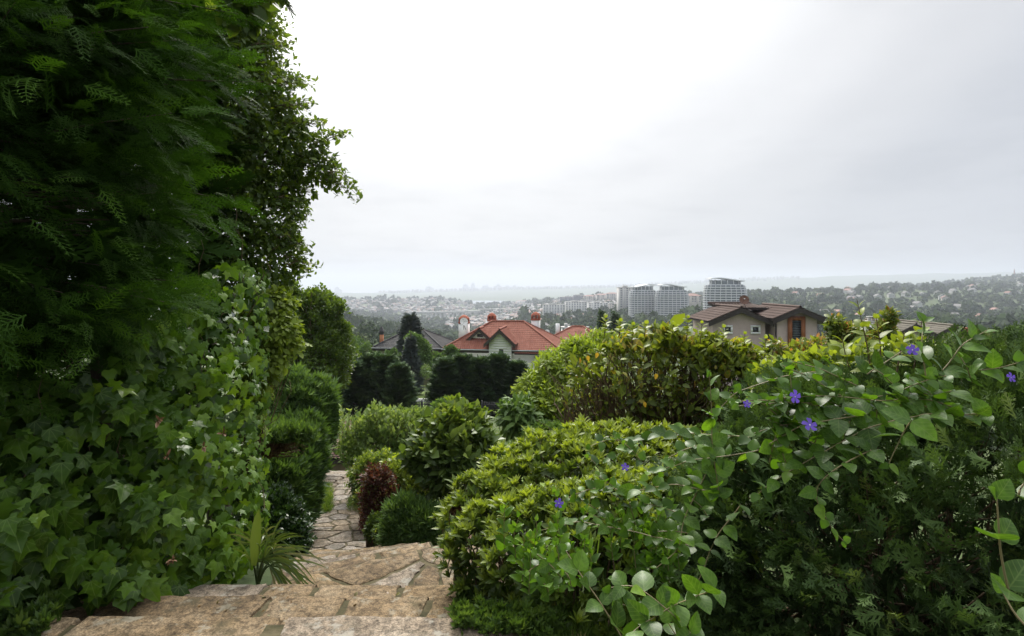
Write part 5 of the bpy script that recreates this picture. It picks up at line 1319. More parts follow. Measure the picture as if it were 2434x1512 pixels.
pos, nrm, u_, v_ = ivy_pts(1850, -.09, .09)
n = len(pos)
d = np.array([0.15, -.25, -.85]) + rng.normal(size=(n, 3)) * .42; nn = nrm + rng.normal(size=(n, 3)) * .32 + np.array([0, 0, .25])
Rm = frames(d, nn)
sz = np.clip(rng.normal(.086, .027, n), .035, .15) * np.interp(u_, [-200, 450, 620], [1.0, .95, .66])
rv = np.clip(rng.normal(.42, .19, n) + np.interp(u_, [-200, 350, 600], [-.12, .0, .26]), 0, .93); rv[rng.random(n) < .002] = 1  # leaf colour lighter towards the right: the lit edge painted in with younger greens
kind = rng.choice(3, n, p=[.5, .33, .17])
show = sz * FL / pos[:, 1]
inview = (u_ > 10) & (v_ < 1500)
order = np.argsort(-(show * inview)); big = set(order[:300].tolist())
LVS = {}
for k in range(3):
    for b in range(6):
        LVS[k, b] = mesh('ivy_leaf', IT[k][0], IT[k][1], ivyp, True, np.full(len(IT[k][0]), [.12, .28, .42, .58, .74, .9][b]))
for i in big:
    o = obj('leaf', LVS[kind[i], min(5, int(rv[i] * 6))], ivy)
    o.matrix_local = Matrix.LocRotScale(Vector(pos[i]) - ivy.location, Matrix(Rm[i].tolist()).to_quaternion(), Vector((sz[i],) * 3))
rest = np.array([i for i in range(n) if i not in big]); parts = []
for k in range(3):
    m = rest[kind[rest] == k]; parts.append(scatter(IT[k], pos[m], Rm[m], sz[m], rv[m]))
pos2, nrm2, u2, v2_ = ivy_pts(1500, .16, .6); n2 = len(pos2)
parts.append(scatter(leafT(.45, .1, .1), pos2, frames(np.array([.1, -.2, -.9]) + rng.normal(size=(n2, 3)) * .5, nrm2 + rng.normal(size=(n2, 3)) * .4), np.clip(rng.normal(.105, .03, n2), .06, .17), np.clip(rng.normal(.12, .1, n2), 0, .9)))  # inner leaves coloured darker, painting in the shade of the gaps
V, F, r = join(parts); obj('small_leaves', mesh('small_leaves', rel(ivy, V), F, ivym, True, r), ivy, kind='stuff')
paths = []
for k in range(46):
    a = random.randrange(n2); q0 = pos2[a]; L_ = random.uniform(.3, .9)
    paths.append(bend(q0, q0 + np.array([random.uniform(-.15, .3), random.uniform(-.1, .2), L_]), 7, 0, .03))
V, F, r = tubes(paths, [np.linspace(.005, .002, 7)] * len(paths), 4); obj('stems', mesh('stems', rel(ivy, V), F, twigm), ivy, kind='stuff')
for (u, v, Y) in [(530, 1032, 3.3), (398, 1086, 3.0), (485, 1063, 3.2), (378, 1000, 3.0), (410, 1330, 3.1)]:    # dried flower heads among the leaves
    q = P(u, v, Y - .03); V, F, r = leaf_cloud(np.array([q]), np.array([[.3, -.9, .2]]), 9, .006, .035, leafT(.18), rmean=1.0, rvar=0, clump_var=0)
    obj('dried_flower_head', mesh('dried_flower_head', rel(ivy, V), F, plain('dried_flower', (.15, .075, .03))), ivy)

# ------------------------------------------------------------------ fan palm beside the steps
pb = P(612, 1392, 3.9)
palm = empty('fan_palm', pb, 'young fan palm with stiff narrow blades beside the stone steps', 'palm')
def blade(a, d, nrm, l, w0, sag):
    n_ = 8; t = np.linspace(0, 1, n_); d = unit(d); s_ = unit(np.cross(d, nrm)); up = np.cross(s_, d)
    c = np.asarray(a) + d * (t * l)[:, None] + np.array([0, 0, -1.0]) * (sag * t ** 2.2 * l)[:, None]
    wd = w0 * np.sin(np.pi * np.clip(t * .93 + .07, 0, 1)) ** .6
    V = np.stack([c - s_ * wd[:, None] + up * wd[:, None] * .35, c, c + s_ * wd[:, None] + up * wd[:, None] * .35], 1).reshape(-1, 3)
    F = []
    for i in range(n_ - 1):
        for j in range(2): q = i * 3 + j; F.append((q, q + 3, q + 4, q + 1))
    return V, np.array(F)
for (u, v, Y, ang, tilt, nb, l, rr_) in [(640, 1300, 4.0, 55, .5, 13, .42, .6), (650, 1320, 3.9, 15, .35, 13, .40, .85), (640, 1345, 3.85, -10, .2, 11, .40, .6), (612, 1300, 4.0, 95, .6, 12, .42, .8), (625, 1330, 3.8, 38, .4, 11, .38, .45), (600, 1340, 3.85, 75, .4, 9, .34, .5)]:
    hub = P(u, v, Y)
    lf = obj('palm_leaf', None, palm); lf.location = Vector(hub) - palm.location
    V, F, r = tubes([bend(pb, hub, 6, .03) - hub], [np.linspace(.011, .006, 6)], 5); obj('leaf_stalk', mesh('leaf_stalk', V, F, palmm, True, np.full(len(V), .5)), lf)
    a0 = R(ang)
    for k in range(nb):
        a = a0 + (k - (nb - 1) / 2) * .17 + random.uniform(-.04, .04)
        d_ = np.array([math.cos(a), random.uniform(-.45, .1) - tilt * .3, math.sin(a)])
        V, F = blade((0, 0, 0), d_, np.array([-.2, -.9, .4]), l * random.uniform(.8, 1.2) * (1 - .03 * abs(k - nb / 2)), .0075, random.uniform(.25, .8))
        obj('blade', mesh('blade', V, F, palmm, True, np.full(len(V), min(1, max(0, random.gauss(rr_, .18))))), lf)
V, F = blade((0, 0, 0), (.12, -.1, 1), np.array([0, -1, .1]), .42, .035, .05); o = obj('young_leaf', mesh('young_leaf', V, F, palmm, True, np.full(len(V), .8)), palm); o.location = Vector(P(604, 1345, 3.75)) - palm.location

# ------------------------------------------------------------------ clipped hedge of leaf whorls at the right of the steps
HB = [bl(1205, 1255, 3.55, 150, 1, 1, .95), bl(1330, 1200, 3.75, 205, 1, 1, .75), bl(1460, 1165, 3.9, 205, 1, 1, .72), bl(1570, 1165, 4.0, 190, 1, 1, .72), bl(1180, 1320, 3.2, 120), bl(1300, 1330, 3.0, 150), bl(1450, 1330, 2.9, 180), bl(1590, 1330, 2.9, 190)]
hb = np.array([.3, 3.4, H1(.3, 3.4)])
hed = empty('whorl_hedge', hb, 'clipped hedge with yellow green leaf whorls right of the steps', 'hedge')
p, nrm, _ = shell(HB, 1900, .9, 1.03, .3, .05)
ok = (p[:, 1] < 4.6); p, nrm = p[ok], nrm[ok]
d = nrm * .55 + rng.normal(size=p.shape) * .25; d[:, 2] += .75
Rm = frames(d, rand_dirs(len(p))); n = len(p)
sz = np.clip(rng.normal(.078, .014, n), .045, .12)
up_ = CX + FL * p[:, 0] / p[:, 1]; vp_ = EY - FL * (p[:, 2] - CAMZ) / p[:, 1]
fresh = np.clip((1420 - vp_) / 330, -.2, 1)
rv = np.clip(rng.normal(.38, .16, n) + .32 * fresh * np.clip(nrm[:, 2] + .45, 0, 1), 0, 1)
RT = [rosetteT(11, s) for s in range(3)]
facing = (nrm @ np.array([0, -1, .35])) > -.1
order = np.argsort(-(sz / p[:, 1] * facing * (up_ > 1000) * (up_ < 1640))); big = set(order[:280].tolist())
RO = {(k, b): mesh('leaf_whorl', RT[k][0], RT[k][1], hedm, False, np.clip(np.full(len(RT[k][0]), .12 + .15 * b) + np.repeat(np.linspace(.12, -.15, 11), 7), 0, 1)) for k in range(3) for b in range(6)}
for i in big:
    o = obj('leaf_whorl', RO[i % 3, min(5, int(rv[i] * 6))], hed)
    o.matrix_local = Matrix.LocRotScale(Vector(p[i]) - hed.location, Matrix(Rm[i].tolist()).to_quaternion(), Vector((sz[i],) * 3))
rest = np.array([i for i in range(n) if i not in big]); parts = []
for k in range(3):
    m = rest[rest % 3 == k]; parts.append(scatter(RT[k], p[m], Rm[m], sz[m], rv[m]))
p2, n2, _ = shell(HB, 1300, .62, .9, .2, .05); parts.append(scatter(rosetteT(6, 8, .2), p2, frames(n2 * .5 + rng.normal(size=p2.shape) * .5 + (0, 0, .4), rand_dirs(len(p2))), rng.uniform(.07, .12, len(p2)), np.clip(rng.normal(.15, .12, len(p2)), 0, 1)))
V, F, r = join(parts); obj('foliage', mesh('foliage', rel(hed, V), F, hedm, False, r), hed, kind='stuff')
paths = []
for k in range(240):
    i = random.randrange(len(p)); b = np.array([p[i][0] * .8 + random.uniform(-.1, .1) + .08, p[i][1] * .85 + .55, -.45]); paths.append(bend(b, p[i], 5, 0, .02))
V, F, r = tubes(paths, [np.linspace(.009, .002, 5)] * len(paths), 4); obj('branches', mesh('branches', rel(hed, V), F, twigm), hed, kind='stuff')

# ------------------------------------------------------------------ twiggy hedge behind it
tb_ = np.array([1.5, 5.2, H1(1.5, 5.2)])
tw = empty('twiggy_hedge', tb_, 'tall hedge of bare brown twigs with fresh green leafy top and yellow leaves', 'hedge')
TB = [bl(1415, 945, 5.2, 85, 1, 1, 1.15), bl(1500, 915, 5.1, 105, 1, 1, 1.05), bl(1600, 905, 5.0, 110), bl(1700, 915, 4.9, 105), bl(1785, 940, 4.8, 92)]
p, nrm, _ = shell(TB, 1500, .75, 1.0, .25, .1)
paths, rads = [], []
for k in range(560):
    i = random.randrange(len(p)); t = p[i]; u0 = 1380 + (CX + FL * t[0] / t[1] - 1320) * .72 + random.uniform(-30, 30)
    b = P(u0, 1075 + random.uniform(-10, 15), 5.1); m = (b + t) / 2 + rng.normal(size=3) * .11
    paths.append(np.concatenate([bend(b, m, 4, 0, .012)[:-1], bend(m, t, 4, 0, .02)])); rads.append(np.linspace(random.uniform(.006, .013), .002, 7))
    if random.random() < .8:
        s_ = paths[-1][random.randint(2, 5)]; paths.append(bend(s_, s_ + unit(t - b) * random.uniform(.1, .3) + rng.normal(size=3) * .08, 4, 0, .012)); rads.append(np.linspace(.004, .0015, 4))
V, F, r = tubes(paths, rads, 4); obj('branches', mesh('branches', rel(tw, V), F, twigm), tw, kind='stuff')
v_p = EY - FL * (p[:, 2] - CAMZ) / p[:, 1]; u_p = CX + FL * p[:, 0] / p[:, 1]
top_ = np.clip((890 - v_p) / 90 + (u_p - 1620) / 320, 0, 1)
keep = rng.random(len(p)) < (.06 + .94 * top_)
q, qn, tk = p[keep], nrm[keep], top_[keep]
parts = [leaf_cloud(q, qn, 8, .085, .072, leafT(.26, .07, .14), mix=(.4, .7, .6), rmean=.45, rvar=.17, topgain=.28)]
q2, qn2, _ = shell(TB, 700, .4, 1.0, .0, .1); parts.append(leaf_cloud(q2, qn2, 4, .1, .055, leafT(.28, .07, .14), rmean=.6, rvar=.25, hang=.5))
V, F, r = join(parts); obj('foliage', mesh('foliage', rel(tw, V), F, laum, False, r), tw, kind='stuff')
# single yellow and red leaves that stand out
YL = mesh('yellow_leaf', *smoothleafT(.3), leafmat('yellow_leaf', [(0, (.34, .22, .03)), (1, (.42, .26, .04))], trans=.35), True, np.full(40, .5))
OL = mesh('orange_leaf', *smoothleafT(.3), leafmat('orange_leaf', [(0, (.40, .16, .03)), (1, (.45, .2, .03))], trans=.35), True, np.full(40, .5))
DL = mesh('dry_leaf', *smoothleafT(.3), leafmat('dry_leaf', [(0, (.22, .05, .025)), (1, (.25, .07, .03))], trans=.3), True, np.full(40, .5))
for (u, v, me_) in [(1395, 845, YL), (1378, 850, YL), (1420, 838, YL), (1560, 888, YL), (1650, 908, OL), (1530, 955, YL), (1545, 1020, YL), (1885, 980, OL)]:
    o = obj('leaf', me_, tw); Y = 4.45 + .05 * random.random()
    o.matrix_local = Matrix.LocRotScale(Vector(P(u, v, Y)) - tw.location, Vector((random.uniform(-.4, .4), .1, -1)).to_track_quat('X', 'Y'), Vector((.05,) * 3))
# tall fresh shoots on its crest
def shoot(name, pts, nl, leaf, Tm, mat, label, rr_, parent=None, droop=.2, cat='shrub'):
    q = np.array([P(*a) for a in pts]); root = parent or empty(name, q[0], label, cat)
    t = np.linspace(0, 1, 24); s_ = np.linspace(0, 1, len(q)); c = np.stack([np.interp(t, s_, q[:, j]) for j in range(3)], -1)
    for _ in range(2): c[1:-1] = (c[:-2] + 2 * c[1:-1] + c[2:]) / 4
    V, F, r = tubes([c], [np.linspace(.0045, .0018, 24)], 5); obj('stem', mesh('stem', rel(root, V), F, twigm), root)
    tan = unit(np.gradient(c, axis=0))
    for k in range(nl):
        f = .12 + .88 * (k + .5) / nl; i = min(23, int(f * 23)); a = k * 2.2 + random.uniform(-.3, .3)
        s1 = unit(np.cross(tan[i], (0.2, 1, .1))); s2 = np.cross(tan[i], s1)
        for sg in (1, -1):
            d = sg * (s1 * math.cos(a) + s2 * math.sin(a)) + tan[i] * (.35 + .8 * f ** 3) + np.array([0, 0, -droop]) * (1 - f); nn = tan[i] + rng.normal(size=3) * .2 + np.array([0, -.15, .4])
            l = leaf * random.uniform(.75, 1.1) * (1 - .45 * f ** 3)
            o = obj('leaf', Tm[min(len(Tm) - 1, int(np.clip(random.gauss(rr_ + .25 * f, .15), 0, .99) * len(Tm)))], root)
            Rm_ = frames(unit(d)[None], nn[None])[0]
            o.matrix_local = Matrix.LocRotScale(Vector(c[i]) - root.location, Matrix(Rm_.tolist()).to_quaternion(), Vector((l,) * 3))
    return root
SLV, SLF = smoothleafT(.30)
LAUR = [mesh('laurel_leaf', SLV, SLF, laum, True, np.full(len(SLV), x)) for x in (.45, .58, .7, .8, .88)]
for i, (u, v0, v1) in enumerate([(1440, 800, 752), (1475, 800, 762), (1505, 815, 770), (1535, 800, 768), (1635, 810, 752), (1668, 815, 765), (1600, 805, 770), (1720, 830, 775), (1770, 850, 790), (1820, 860, 800)]):
    shoot('leaf', [(u - 4, v0, 4.7), (u, v1, 4.7)], 6, .085, LAUR, laum, None, .6, tw)

# ------------------------------------------------------------------ reddish shrubs further right
shrub('photinia', 'shrub with reddish young leaves below the orange framed window', 'shrub', [bl(1900, 875, 5.2, 50), bl(1940, 855, 5.3, 42), bl(1860, 885, 5.1, 40), bl(1985, 870, 5.1, 46), bl(1838, 830, 5.2, 16)], 520, 8, .08, .052, leafT(.22, .06, .12), phom, ground(1900, 5.2), .016, 120, rmean=.5, topgain=.3, rvar=.2)
shrub('photinia', 'taller shrub with amber shoots left of the tallest green shoots', 'shrub', [bl(2005, 815, 4.4, 30, 1, 1, 1.4), bl(2060, 845, 4.3, 44), bl(2095, 810, 4.3, 26, .9, 1, 1.5), bl(1982, 775, 4.4, 11, 1, 1, 1.6), bl(2112, 755, 4.3, 9, 1, 1, 1.8)], 420, 8, .05, .04, leafT(.22, .06, .12), phom, ground(2040, 4.4), .014, 120, rmean=.38, topgain=.25, rvar=.2)
shrub('golden_shrub', 'yellow green glossy bush between the twiggy hedge and the periwinkle', 'shrub', [bl(1930, 930, 3.6, 75), bl(2050, 905, 3.5, 85, 1, 1, .8), bl(2160, 880, 3.4, 75, 1, 1, .7), bl(1850, 945, 3.7, 60)], 560, 8, .075, .062, leafT(.25, .06, .12), hedm, P(2000, 1100, 3.6), .014, 120, rmean=.5, topgain=.3)
for i, (pts, nl) in enumerate([([(2075, 920, 2.75), (2060, 820, 2.75), (2036, 712, 2.75)], 8), ([(2092, 900, 2.9), (2092, 820, 2.9), (2080, 745, 2.9)], 6), ([(2170, 880, 2.8), (2185, 810, 2.8), (2190, 762, 2.8)], 5), ([(2030, 910, 2.9), (2010, 850, 2.9), (2000, 800, 2.9)], 5), ([(2130, 890, 2.7), (2140, 830, 2.7), (2150, 790, 2.7)], 5)]):
    shoot('laurel_shoot', pts, nl, .088, LAUR, laum, ['tallest upright leafy shoot rising above the hedge toward the hillside', 'leafy shoot just right of the tallest shoot', 'leafy shoot in front of the olive roofs', 'short leafy shoot left of the tallest shoot', 'short leafy shoot below the white chimney'][i], .5)

# ------------------------------------------------------------------ juniper at the right
JB = [bl(1800, 1260, 2.6, 195), bl(2050, 1165, 2.75, 360, 1, .9, .74), bl(2380, 1120, 2.7, 400, 1, .9, .72), bl(2080, 1400, 2.45, 330), bl(2420, 1400, 2.3, 420), bl(2400, 955, 3.3, 300, 1.2, 1, .45), bl(1860, 1440, 2.5, 180)]
jb = np.array([2.0, 3.0, H1(2.0, 3.0)])
jun = empty('juniper_hedge', jb, 'dark juniper hedge filling the lower right corner under the periwinkle', 'hedge')
p, nrm, _ = shell(JB, 4600, .80, 1.04, .12, .09)
ok = (p[:, 1] < 3.3) & (p[:, 1] > .9) & (p[:, 2] > -.25); p, nrm = p[ok], nrm[ok]
JS = [sprayT(5, 1, flat=.5, seed=s + 20, wd=.042, spread=.5, droop=-.1) for s in range(4)]
parts = []
cl_ = .12 * np.sin(p[:, 0] * 9) * np.sin(p[:, 2] * 11 + 1)
for k in range(4):
    m = np.arange(len(p)) % 4 == k; q, qn = p[m], nrm[m]
    for rep in range(2):
        d = qn * .8 + rng.normal(size=q.shape) * .4 + np.array([-.1, -.1, .22]); nn = rand_dirs(len(q)) + np.array([0, -.4, .6])
        parts.append(scatter(JS[k], q + rng.normal(size=q.shape) * .03, frames(d, nn), rng.uniform(.06, .13, len(q)), np.clip(rng.normal(.5, .22, len(q)) + cl_[m], 0, .95)))
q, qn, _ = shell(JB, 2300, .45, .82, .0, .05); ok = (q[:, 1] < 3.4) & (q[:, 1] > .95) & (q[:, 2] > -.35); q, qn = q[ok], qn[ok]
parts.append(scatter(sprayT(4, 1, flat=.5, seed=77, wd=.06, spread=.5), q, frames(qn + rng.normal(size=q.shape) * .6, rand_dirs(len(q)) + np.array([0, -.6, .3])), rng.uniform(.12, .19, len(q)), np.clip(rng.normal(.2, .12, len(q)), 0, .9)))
V, F, r = join(parts); obj('foliage', mesh('foliage', rel(jun, V), F, junm, False, r), jun, kind='stuff')
paths = [bend(jb + rng.normal(size=3) * .15 * np.array([3, 1, .3]), p[random.randrange(len(p))], 7, .05, .03) for _ in range(150)]
V, F, r = tubes(paths, [np.linspace(.009, .0015, 7)] * len(paths), 4); obj('branches', mesh('branches', rel(jun, V), F, twigm), jun, kind='stuff')

# ------------------------------------------------------------------ periwinkle trailing over hedge and juniper
vin = empty('periwinkle', P(1900, 1100, 1.9), 'periwinkle with big oval leaves and violet flowers trailing over the hedge', 'periwinkle')
VT = [smoothleafT(.34, .18), smoothleafT(.40, .12), smoothleafT(.27, .22)]
VM = {(k, b): mesh('periwinkle_leaf', VT[k][0], VT[k][1], vincap, True, np.full(len(VT[k][0]), x)) for k in range(3) for b, x in enumerate((.08, .25, .42, .6, .78, .95))}
cand = []; vp, vr_ = [], []
def vstem(pts, leaf=.058, gap=.042, rr_=.36, r0=.0022, upl=.35, narrow=False):
    q = np.array([P(*a) for a in pts]); ln = np.linalg.norm(np.diff(q, axis=0), axis=1); s_ = np.concatenate([[0], np.cumsum(ln)])
    m = max(8, int(s_[-1] / .015)); t = np.linspace(0, s_[-1], m); c = np.stack([np.interp(t, s_, q[:, j]) for j in range(3)], -1)
    c[1:-1] += rng.normal(size=(m - 2, 3)) * .003
    for _ in range(4): c[1:-1] = (c[:-2] + 2 * c[1:-1] + c[2:]) / 4
    vp.append(c); vr_.append(np.linspace(r0, r0 * .6, m)); tan = unit(np.gradient(c, axis=0))
    nn_ = max(1, int(s_[-1] / gap)); a0 = random.uniform(0, 3)
    for k in range(nn_ + 1):
        i = min(m - 1, int((k + random.uniform(-.15, .15)) / nn_ * (m - 1))); i = max(0, i)
        f = k / nn_; s1 = unit(np.cross(tan[i], (.1, -.5, .86))); s2 = np.cross(tan[i], s1); a = (k % 2) * .9 + random.uniform(-.4, .4)
        for sg in (1, -1):
            if random.random() < .07: continue
            d = sg * (s1 * math.cos(a) + s2 * math.sin(a) * .6) + tan[i] * (.3 + .7 * f ** 4) + np.array([0, -.15, upl * .5]) + rng.normal(size=3) * .15
            nn = np.array([0, -.55, .8]) + rng.normal(size=3) * .35
            l = leaf * random.uniform(.75, 1.2) * (1 - .45 * f ** 4)
            cand.append((c[i], frames(unit(d)[None], nn[None])[0], l, float(np.clip(random.gauss(rr_, .2) + .25 * f ** 3, 0, 1)), 2 if narrow else random.randrange(2)))
S = [([(2340, 985, 1.75), (2190, 985, 1.7), (2080, 1010, 1.68), (1960, 1070, 1.7), (1860, 1130, 1.75), (1795, 1180, 1.8)], .068), ([(2260, 930, 1.8), (2100, 955, 1.75), (1980, 940, 1.78), (1860, 945, 1.82), (1755, 965, 1.88)], .062),
     ([(2060, 985, 1.68), (1900, 1010, 1.75), (1800, 1075, 1.8), (1640, 1095, 1.95), (1540, 1130, 2.1)], .06), ([(1980, 880, 1.95), (1850, 895, 1.95), (1750, 930, 1.98), (1690, 990, 2.0)], .058),
     ([(2070, 1070, 1.62), (1990, 1108, 1.62), (1945, 1150, 1.64), (1938, 1190, 1.66), (1970, 1245, 1.67), (2003, 1285, 1.68)], .05), ([(2165, 1000, 1.58), (2130, 1060, 1.6), (2112, 1102, 1.6)], .07),
     ([(1708, 1180, 1.9), (1692, 1060, 1.9), (1690, 960, 1.9), (1684, 885, 1.9)], .062), ([(2200, 900, 1.75), (2188, 820, 1.75), (2196, 765, 1.8)], .07), ([(2240, 880, 1.8), (2285, 815, 1.8), (2345, 785, 1.82)], .07),
     ([(2395, 1400, .98), (2380, 1310, .98), (2372, 1240, .98), (2368, 1185, .98)], .066), ([(2440, 1490, 1.0), (2405, 1440, 1.02), (2380, 1400, 1.05)], .06),
     ([(1480, 1520, 1.55), (1425, 1430, 1.6), (1375, 1360, 1.65), (1345, 1310, 1.7)], .074), ([(1640, 1505, 1.5), (1570, 1435, 1.55), (1500, 1390, 1.6), (1440, 1400, 1.62)], .072), ([(1650, 1300, 1.95), (1500, 1262, 2.1), (1380, 1240, 2.2), (1280, 1262, 2.3)], .058),
     ([(1680, 1120, 1.95), (1630, 1220, 1.95), (1610, 1310, 1.9), (1560, 1350, 1.9)], .06), ([(1780, 1040, 2.0), (1640, 1030, 2.2), (1540, 1035, 2.4), (1450, 1090, 2.6)], .062), ([(1700, 1170, 1.9), (1600, 1150, 2.0), (1500, 1170, 2.2), (1400, 1150, 2.4)], .06),
     ([(1760, 1200, 1.85), (1700, 1280, 1.85), (1660, 1380, 1.85)], .055), ([(1700, 1400, 1.7), (1600, 1440, 1.55), (1530, 1480, 1.5), (1470, 1540, 1.45)], .07), ([(2060, 890, 1.9), (2120, 850, 1.9), (2150, 830, 1.92)], .062),
     ([(2420, 1180, 1.1), (2440, 1130, 1.1)], .075), ([(2330, 880, 1.9), (2400, 870, 1.9), (2450, 850, 1.9)], .06), ([(1640, 1560, 1.5), (1600, 1500, 1.55), (1570, 1450, 1.6)], .08)]
for pts, l in S: vstem(pts, l, .058 if pts[0][2] < 1.2 else .042 if l < .0695 else .05, .15 if pts[0][2] < 1.2 else .36)
for k in range(50):
    z_ = random.random()
    if z_ < .52:      # over the juniper
        f = random.random(); u = 1700 + 640 * f; v = 1075 - 150 * f + random.uniform(-85, 75); Y = 1.85 - .1 * f
        ang = random.uniform(2.6, 4.0) if random.random() < .7 else random.uniform(4.2, 5.2); l = random.uniform(60, 170)
    elif z_ < .8:     # on the hedge's right half
        u = random.uniform(1420, 1690); v = random.uniform(1020, 1300); Y = 2.0 + (1690 - u) / 270 * .35; ang = random.uniform(2.5, 4.6); l = random.uniform(50, 120)
    else:             # at its foot
        u = random.uniform(1270, 1640); v = random.uniform(1300, 1480); Y = 1.95 - (v - 1300) / 180 * .2; ang = random.uniform(2, 5); l = random.uniform(40, 110)
    du, dv = math.cos(ang) * l, math.sin(ang) * l * .8
    vstem([(u, v, Y), (u + du * .5, v + dv * .5 - 8, Y - .02), (u + du, v + dv, Y)], random.uniform(.040, .058), .036)
for k in range(30):   # thin upright shoots in the hedge front
    u, v = random.uniform(1190, 1640), random.uniform(1230, 1390); Y = 2.3 - (v - 1230) / 160 * .3
    vstem([(u, v + 30, Y), (u + random.uniform(-8, 8), v - 35, Y), (u + random.uniform(-12, 12), v - 80, Y)], .05, .024, .6, .0016, .8, True)
cand.sort(key=lambda c: -c[2] / c[0][1] * (1 if -20 < CX + FL * c[0][0] / c[0][1] < 2440 and EY - FL * (c[0][2] - CAMZ) / c[0][1] < 1520 else .01))
for (q, Rm_, l, rr_, k) in cand[:300]:
    o = obj('leaf', VM[k, min(5, int(rr_ * 6))], vin); o.matrix_local = Matrix.LocRotScale(Vector(q) - vin.location, Matrix(Rm_.tolist()).to_quaternion(), Vector((l,) * 3))
parts = []
for k in range(3):
    c_ = [c for c in cand[300:] if c[4] == k]
    if c_: parts.append(scatter(VT[k], np.array([c[0] for c in c_]), np.array([c[1] for c in c_]), np.array([c[2] for c in c_]), np.array([c[3] for c in c_])))
V, F, r = join(parts); obj('small_leaves', mesh('small_leaves', rel(vin, V), F, vincam, True, r), vin, kind='stuff')
stemm = plain('periwinkle_stem', (.20, .16, .075), rough=.5)
for c, rr_ in zip(vp[:len(S)], vr_[:len(S)]): V, F, r = tubes([c], [rr_], 5); obj('stem', mesh('stem', rel(vin, V), F, stemm, True), vin)
V, F, r = tubes(vp[len(S):], vr_[len(S):], 4); obj('thin_stems', mesh('thin_stems', rel(vin, V), F, stemm), vin, kind='stuff')
petm = leafmat('violet_petal', [(0, (.10, .055, .36)), (1, (.17, .10, .52))], trans=.35, rough=.5, spec=.3, tcol=(1.2, 1.1, 1.3))
pv_, pf_ = [], []
for i, t in enumerate(np.linspace(0, 1, 6)):                       # wedge-shaped, skewed petal
    hw = .06 + .36 * t ** .8 if t < .95 else .24
    for s_ in (-1, 0, 1): pv_.append((t, s_ * hw + .16 * t * t, .10 * t - .05 * t * t + .03 * abs(s_)))
for i in range(5):
    for j in range(2): a = i * 3 + j; pf_.append((a, a + 3, a + 4, a + 1))
PET = mesh('petal', pv_, pf_, petm, True, np.full(len(pv_), .5))
eye = plain('flower_eye', (.6, .58, .5))
tbv, tbf, _ = tubes([np.array([(0, 0, .02), (0, 0, -.3), (0, 0, -.9)])], [np.array([.12, .08, .05])], 6); TUBE = mesh('flower_tube', tbv, tbf, vincam, True, np.full(len(tbv), .7))
EYE = mesh('flower_eye', *disc(ring(.10, .10, 10, 2), .01, .035), eye)
for (u, v, Y, s_, f) in [(2168, 832, 1.75, .017, (-.3, -.8, .5)), (1889, 943, 1.68, .019, (.25, -.9, .25)), (1924, 1010, 1.62, .020, (.0, -.75, .7)), (1328, 1196, 2.25, .018, (-.2, -.8, .5)), (2402, 897, 1.85, .016, (.2, -.9, .3)), (1485, 1110, 2.1, .014, (0, -.8, .5)), (1775, 960, 1.84, .012, (0, -.9, .3))]:
    fl_ = obj('flower', None, vin); fl_.location = Vector(P(u, v, Y - .05)) - vin.location; fl_.rotation_euler = Vector(f).to_track_quat('Z', 'Y').to_euler(); fl_.scale = (s_,) * 3
    for k in range(5):
        o = obj('petal', PET, fl_); o.rotation_euler = (0, random.uniform(-.1, .15), k * 2 * math.pi / 5)
    obj('flower_tube', TUBE, fl_); obj('flower_eye', EYE, fl_)

# ------------------------------------------------------------------ weeds, ground cover and grass
def cover(name, label, region, n, size, T, mat, per=5, rmean=.5, lift=.02, hang=-.3, zfun=None, cat='ground cover'):
    q = []
    while len(q) < n:
        u, v = random.uniform(*region[0]), random.uniform(*region[1]); Y = region[2]
        for _ in range(12):
            x = xat(u, Y); z = zfun(x, Y) if zfun else H1(x, Y)
            Y = max(1.2, FL * (CAMZ - z) / (v - EY))
        q.append((xat(u, Y), Y, (zfun(xat(u, Y), Y) if zfun else H1(xat(u, Y), Y)) + lift * random.random()))
    q = np.array(q); V, F, r = leaf_cloud(q, np.tile([[0, 0, 1.]], (n, 1)), per, size * 1.0, size, T, rmean=rmean, mix=(.8, .7, .4), hang=hang)
    return obj(name, mesh(name, V, F, mat, False, r), label=label, cat=cat, kind='stuff')
zr = lambda x, y: -.1 - .12 * max(0, y - 2.2)
weedm = leafmat('weed_leaf', [(0, (.04, .08, .018)), (.5, (.07, .125, .025)), (1, (.11, .17, .035))], trans=.35, rough=.5, spec=.3)
cover('feathery_weeds', 'fresh green feathery weeds at the right end of the steps', ((1085, 1330), (1432, 1530), 2.5), 420, .038, tuftT(7, 5, .13, 1.2), weedm, 6, .55, .08, zfun=lambda x, y: -.05 if y < 2.7 else -.2)
cover('ground_weeds', 'dull green weeds and dry grass under the periwinkle', ((1250, 1780), (1440, 1560), 2.3), 500, .05, tuftT(5, 6, .05, .8), grassm, 5, .45, .06, zfun=lambda x, y: -.12)
cover('corner_weeds', 'dark ferny weeds at the left end of the steps', ((-60, 115), (1405, 1540), 2.5), 330, .05, tuftT(7, 8, .12, 1.2), weedm, 6, .3, .10, zfun=lambda x, y: -.05)
cover('grass', 'short grass beside the lower path', ((730, 785), (1155, 1222), 12), 700, .09, tuftT(5, 2, .03, .5), grassm, 4, .5, .02, zfun=lambda x, y: H1(x, y) + .16, cat='grass')
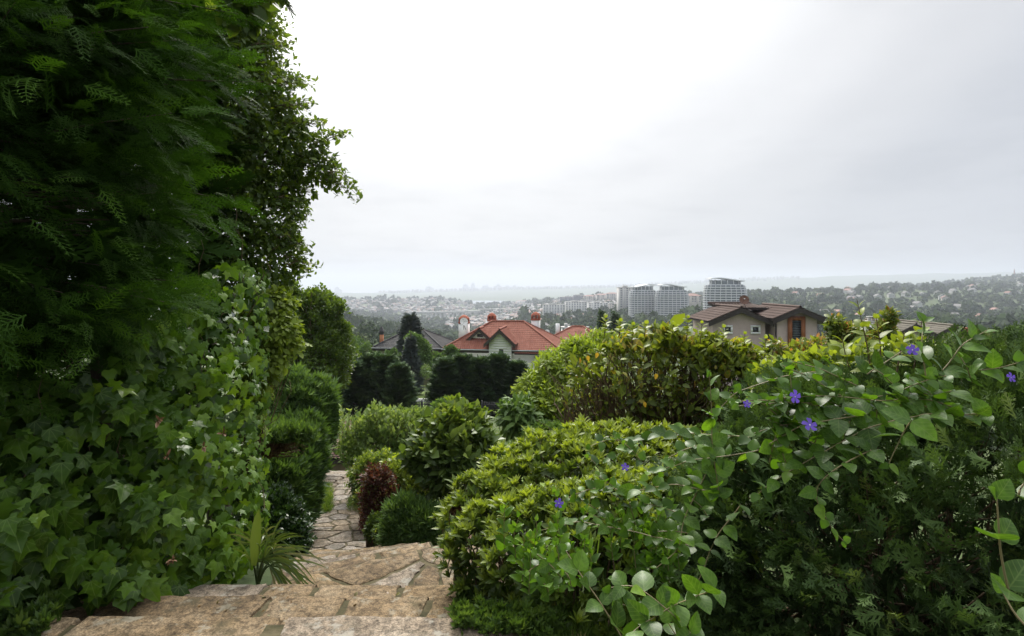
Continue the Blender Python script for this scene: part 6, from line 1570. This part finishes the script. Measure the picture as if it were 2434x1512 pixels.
cover('path_edge_grass', 'bright tufts of grass at the right edge of the path', ((835, 880), (1185, 1215), 10.5), 160, .1, tuftT(5, 2, .035, .6), grassm, 4, .7, .02, zfun=lambda x, y: zpath(x, y) + .02, cat='grass')
cover('slope_grass', 'rough grass on the slope between the shrubs and the lime tree', ((1170, 1420), (1020, 1110), 9), 1300, .11, tuftT(5, 4, .03, .5), grassm, 4, .45, .02, zfun=lambda x, y: H1(x, y) + .05, cat='grass')
cover('bed_weeds', 'low weeds on the soil bed beside the landing', ((1000, 1090), (1150, 1290), 6), 260, .05, tuftT(6, 7, .1, 1.0), weedm, 4, .4, .03)
cover('fallen_leaves', 'small fallen leaves and bits scattered on the stone steps', ((180, 1180), (1395, 1530), 2.8), 60, .02, leafT(.35, .1, .3), leafmat('litter', [(0, (.10, .055, .02)), (.5, (.17, .10, .035)), (1, (.10, .13, .03))], trans=.1), 1, .5, .004, hang=.9, zfun=lambda x, y: .012 if y < 2.66 else -.148 if y < 3.18 else -.308 if y < 3.62 else -.47, cat='leaf litter')
# tall thin grass blades in the hedge
gb = empty('tall_grass', P(1420, 1330, 2.5), 'few tall thin grass blades standing in the clipped hedge', 'grass')
for k in range(7):
    a = P(1405 + random.uniform(-12, 14), 1340, 2.4); b = P(1415 + random.uniform(-25, 22), random.uniform(1240, 1262) - 20 * (k % 2), 2.4)
    V, F = blade(a, b - a, np.array([0, -1, .1]), float(np.linalg.norm(b - a)), .0022, .06); obj('blade', mesh('blade', rel(gb, V), F, grassm, True, np.full(len(V), .6)), gb)
# ------------------------------------------------------------------ haze
m, t, o = newmat('haze')
pv = N(t, 'ShaderNodeVolumePrincipled', i_Density=1.75e-4, i_Anisotropy=.3); pv.inputs['Color'].default_value = (.62, .66, .755, 1)
L(t, pv, 0, o, 'Volume')
bpy.context.view_layer.update()
zs = [(o_.matrix_world @ Vector(c_)).z for o_ in bpy.data.objects if o_.type == 'MESH' for c_ in o_.bound_box]
V, F = box(-20000, -60, min(zs) - 1, 20000, 14500, max(zs) + 2)
hz = obj('haze', mesh('haze', V, F, m), kind='stuff')
hz['label'] = 'thin pale haze lying over the whole view'
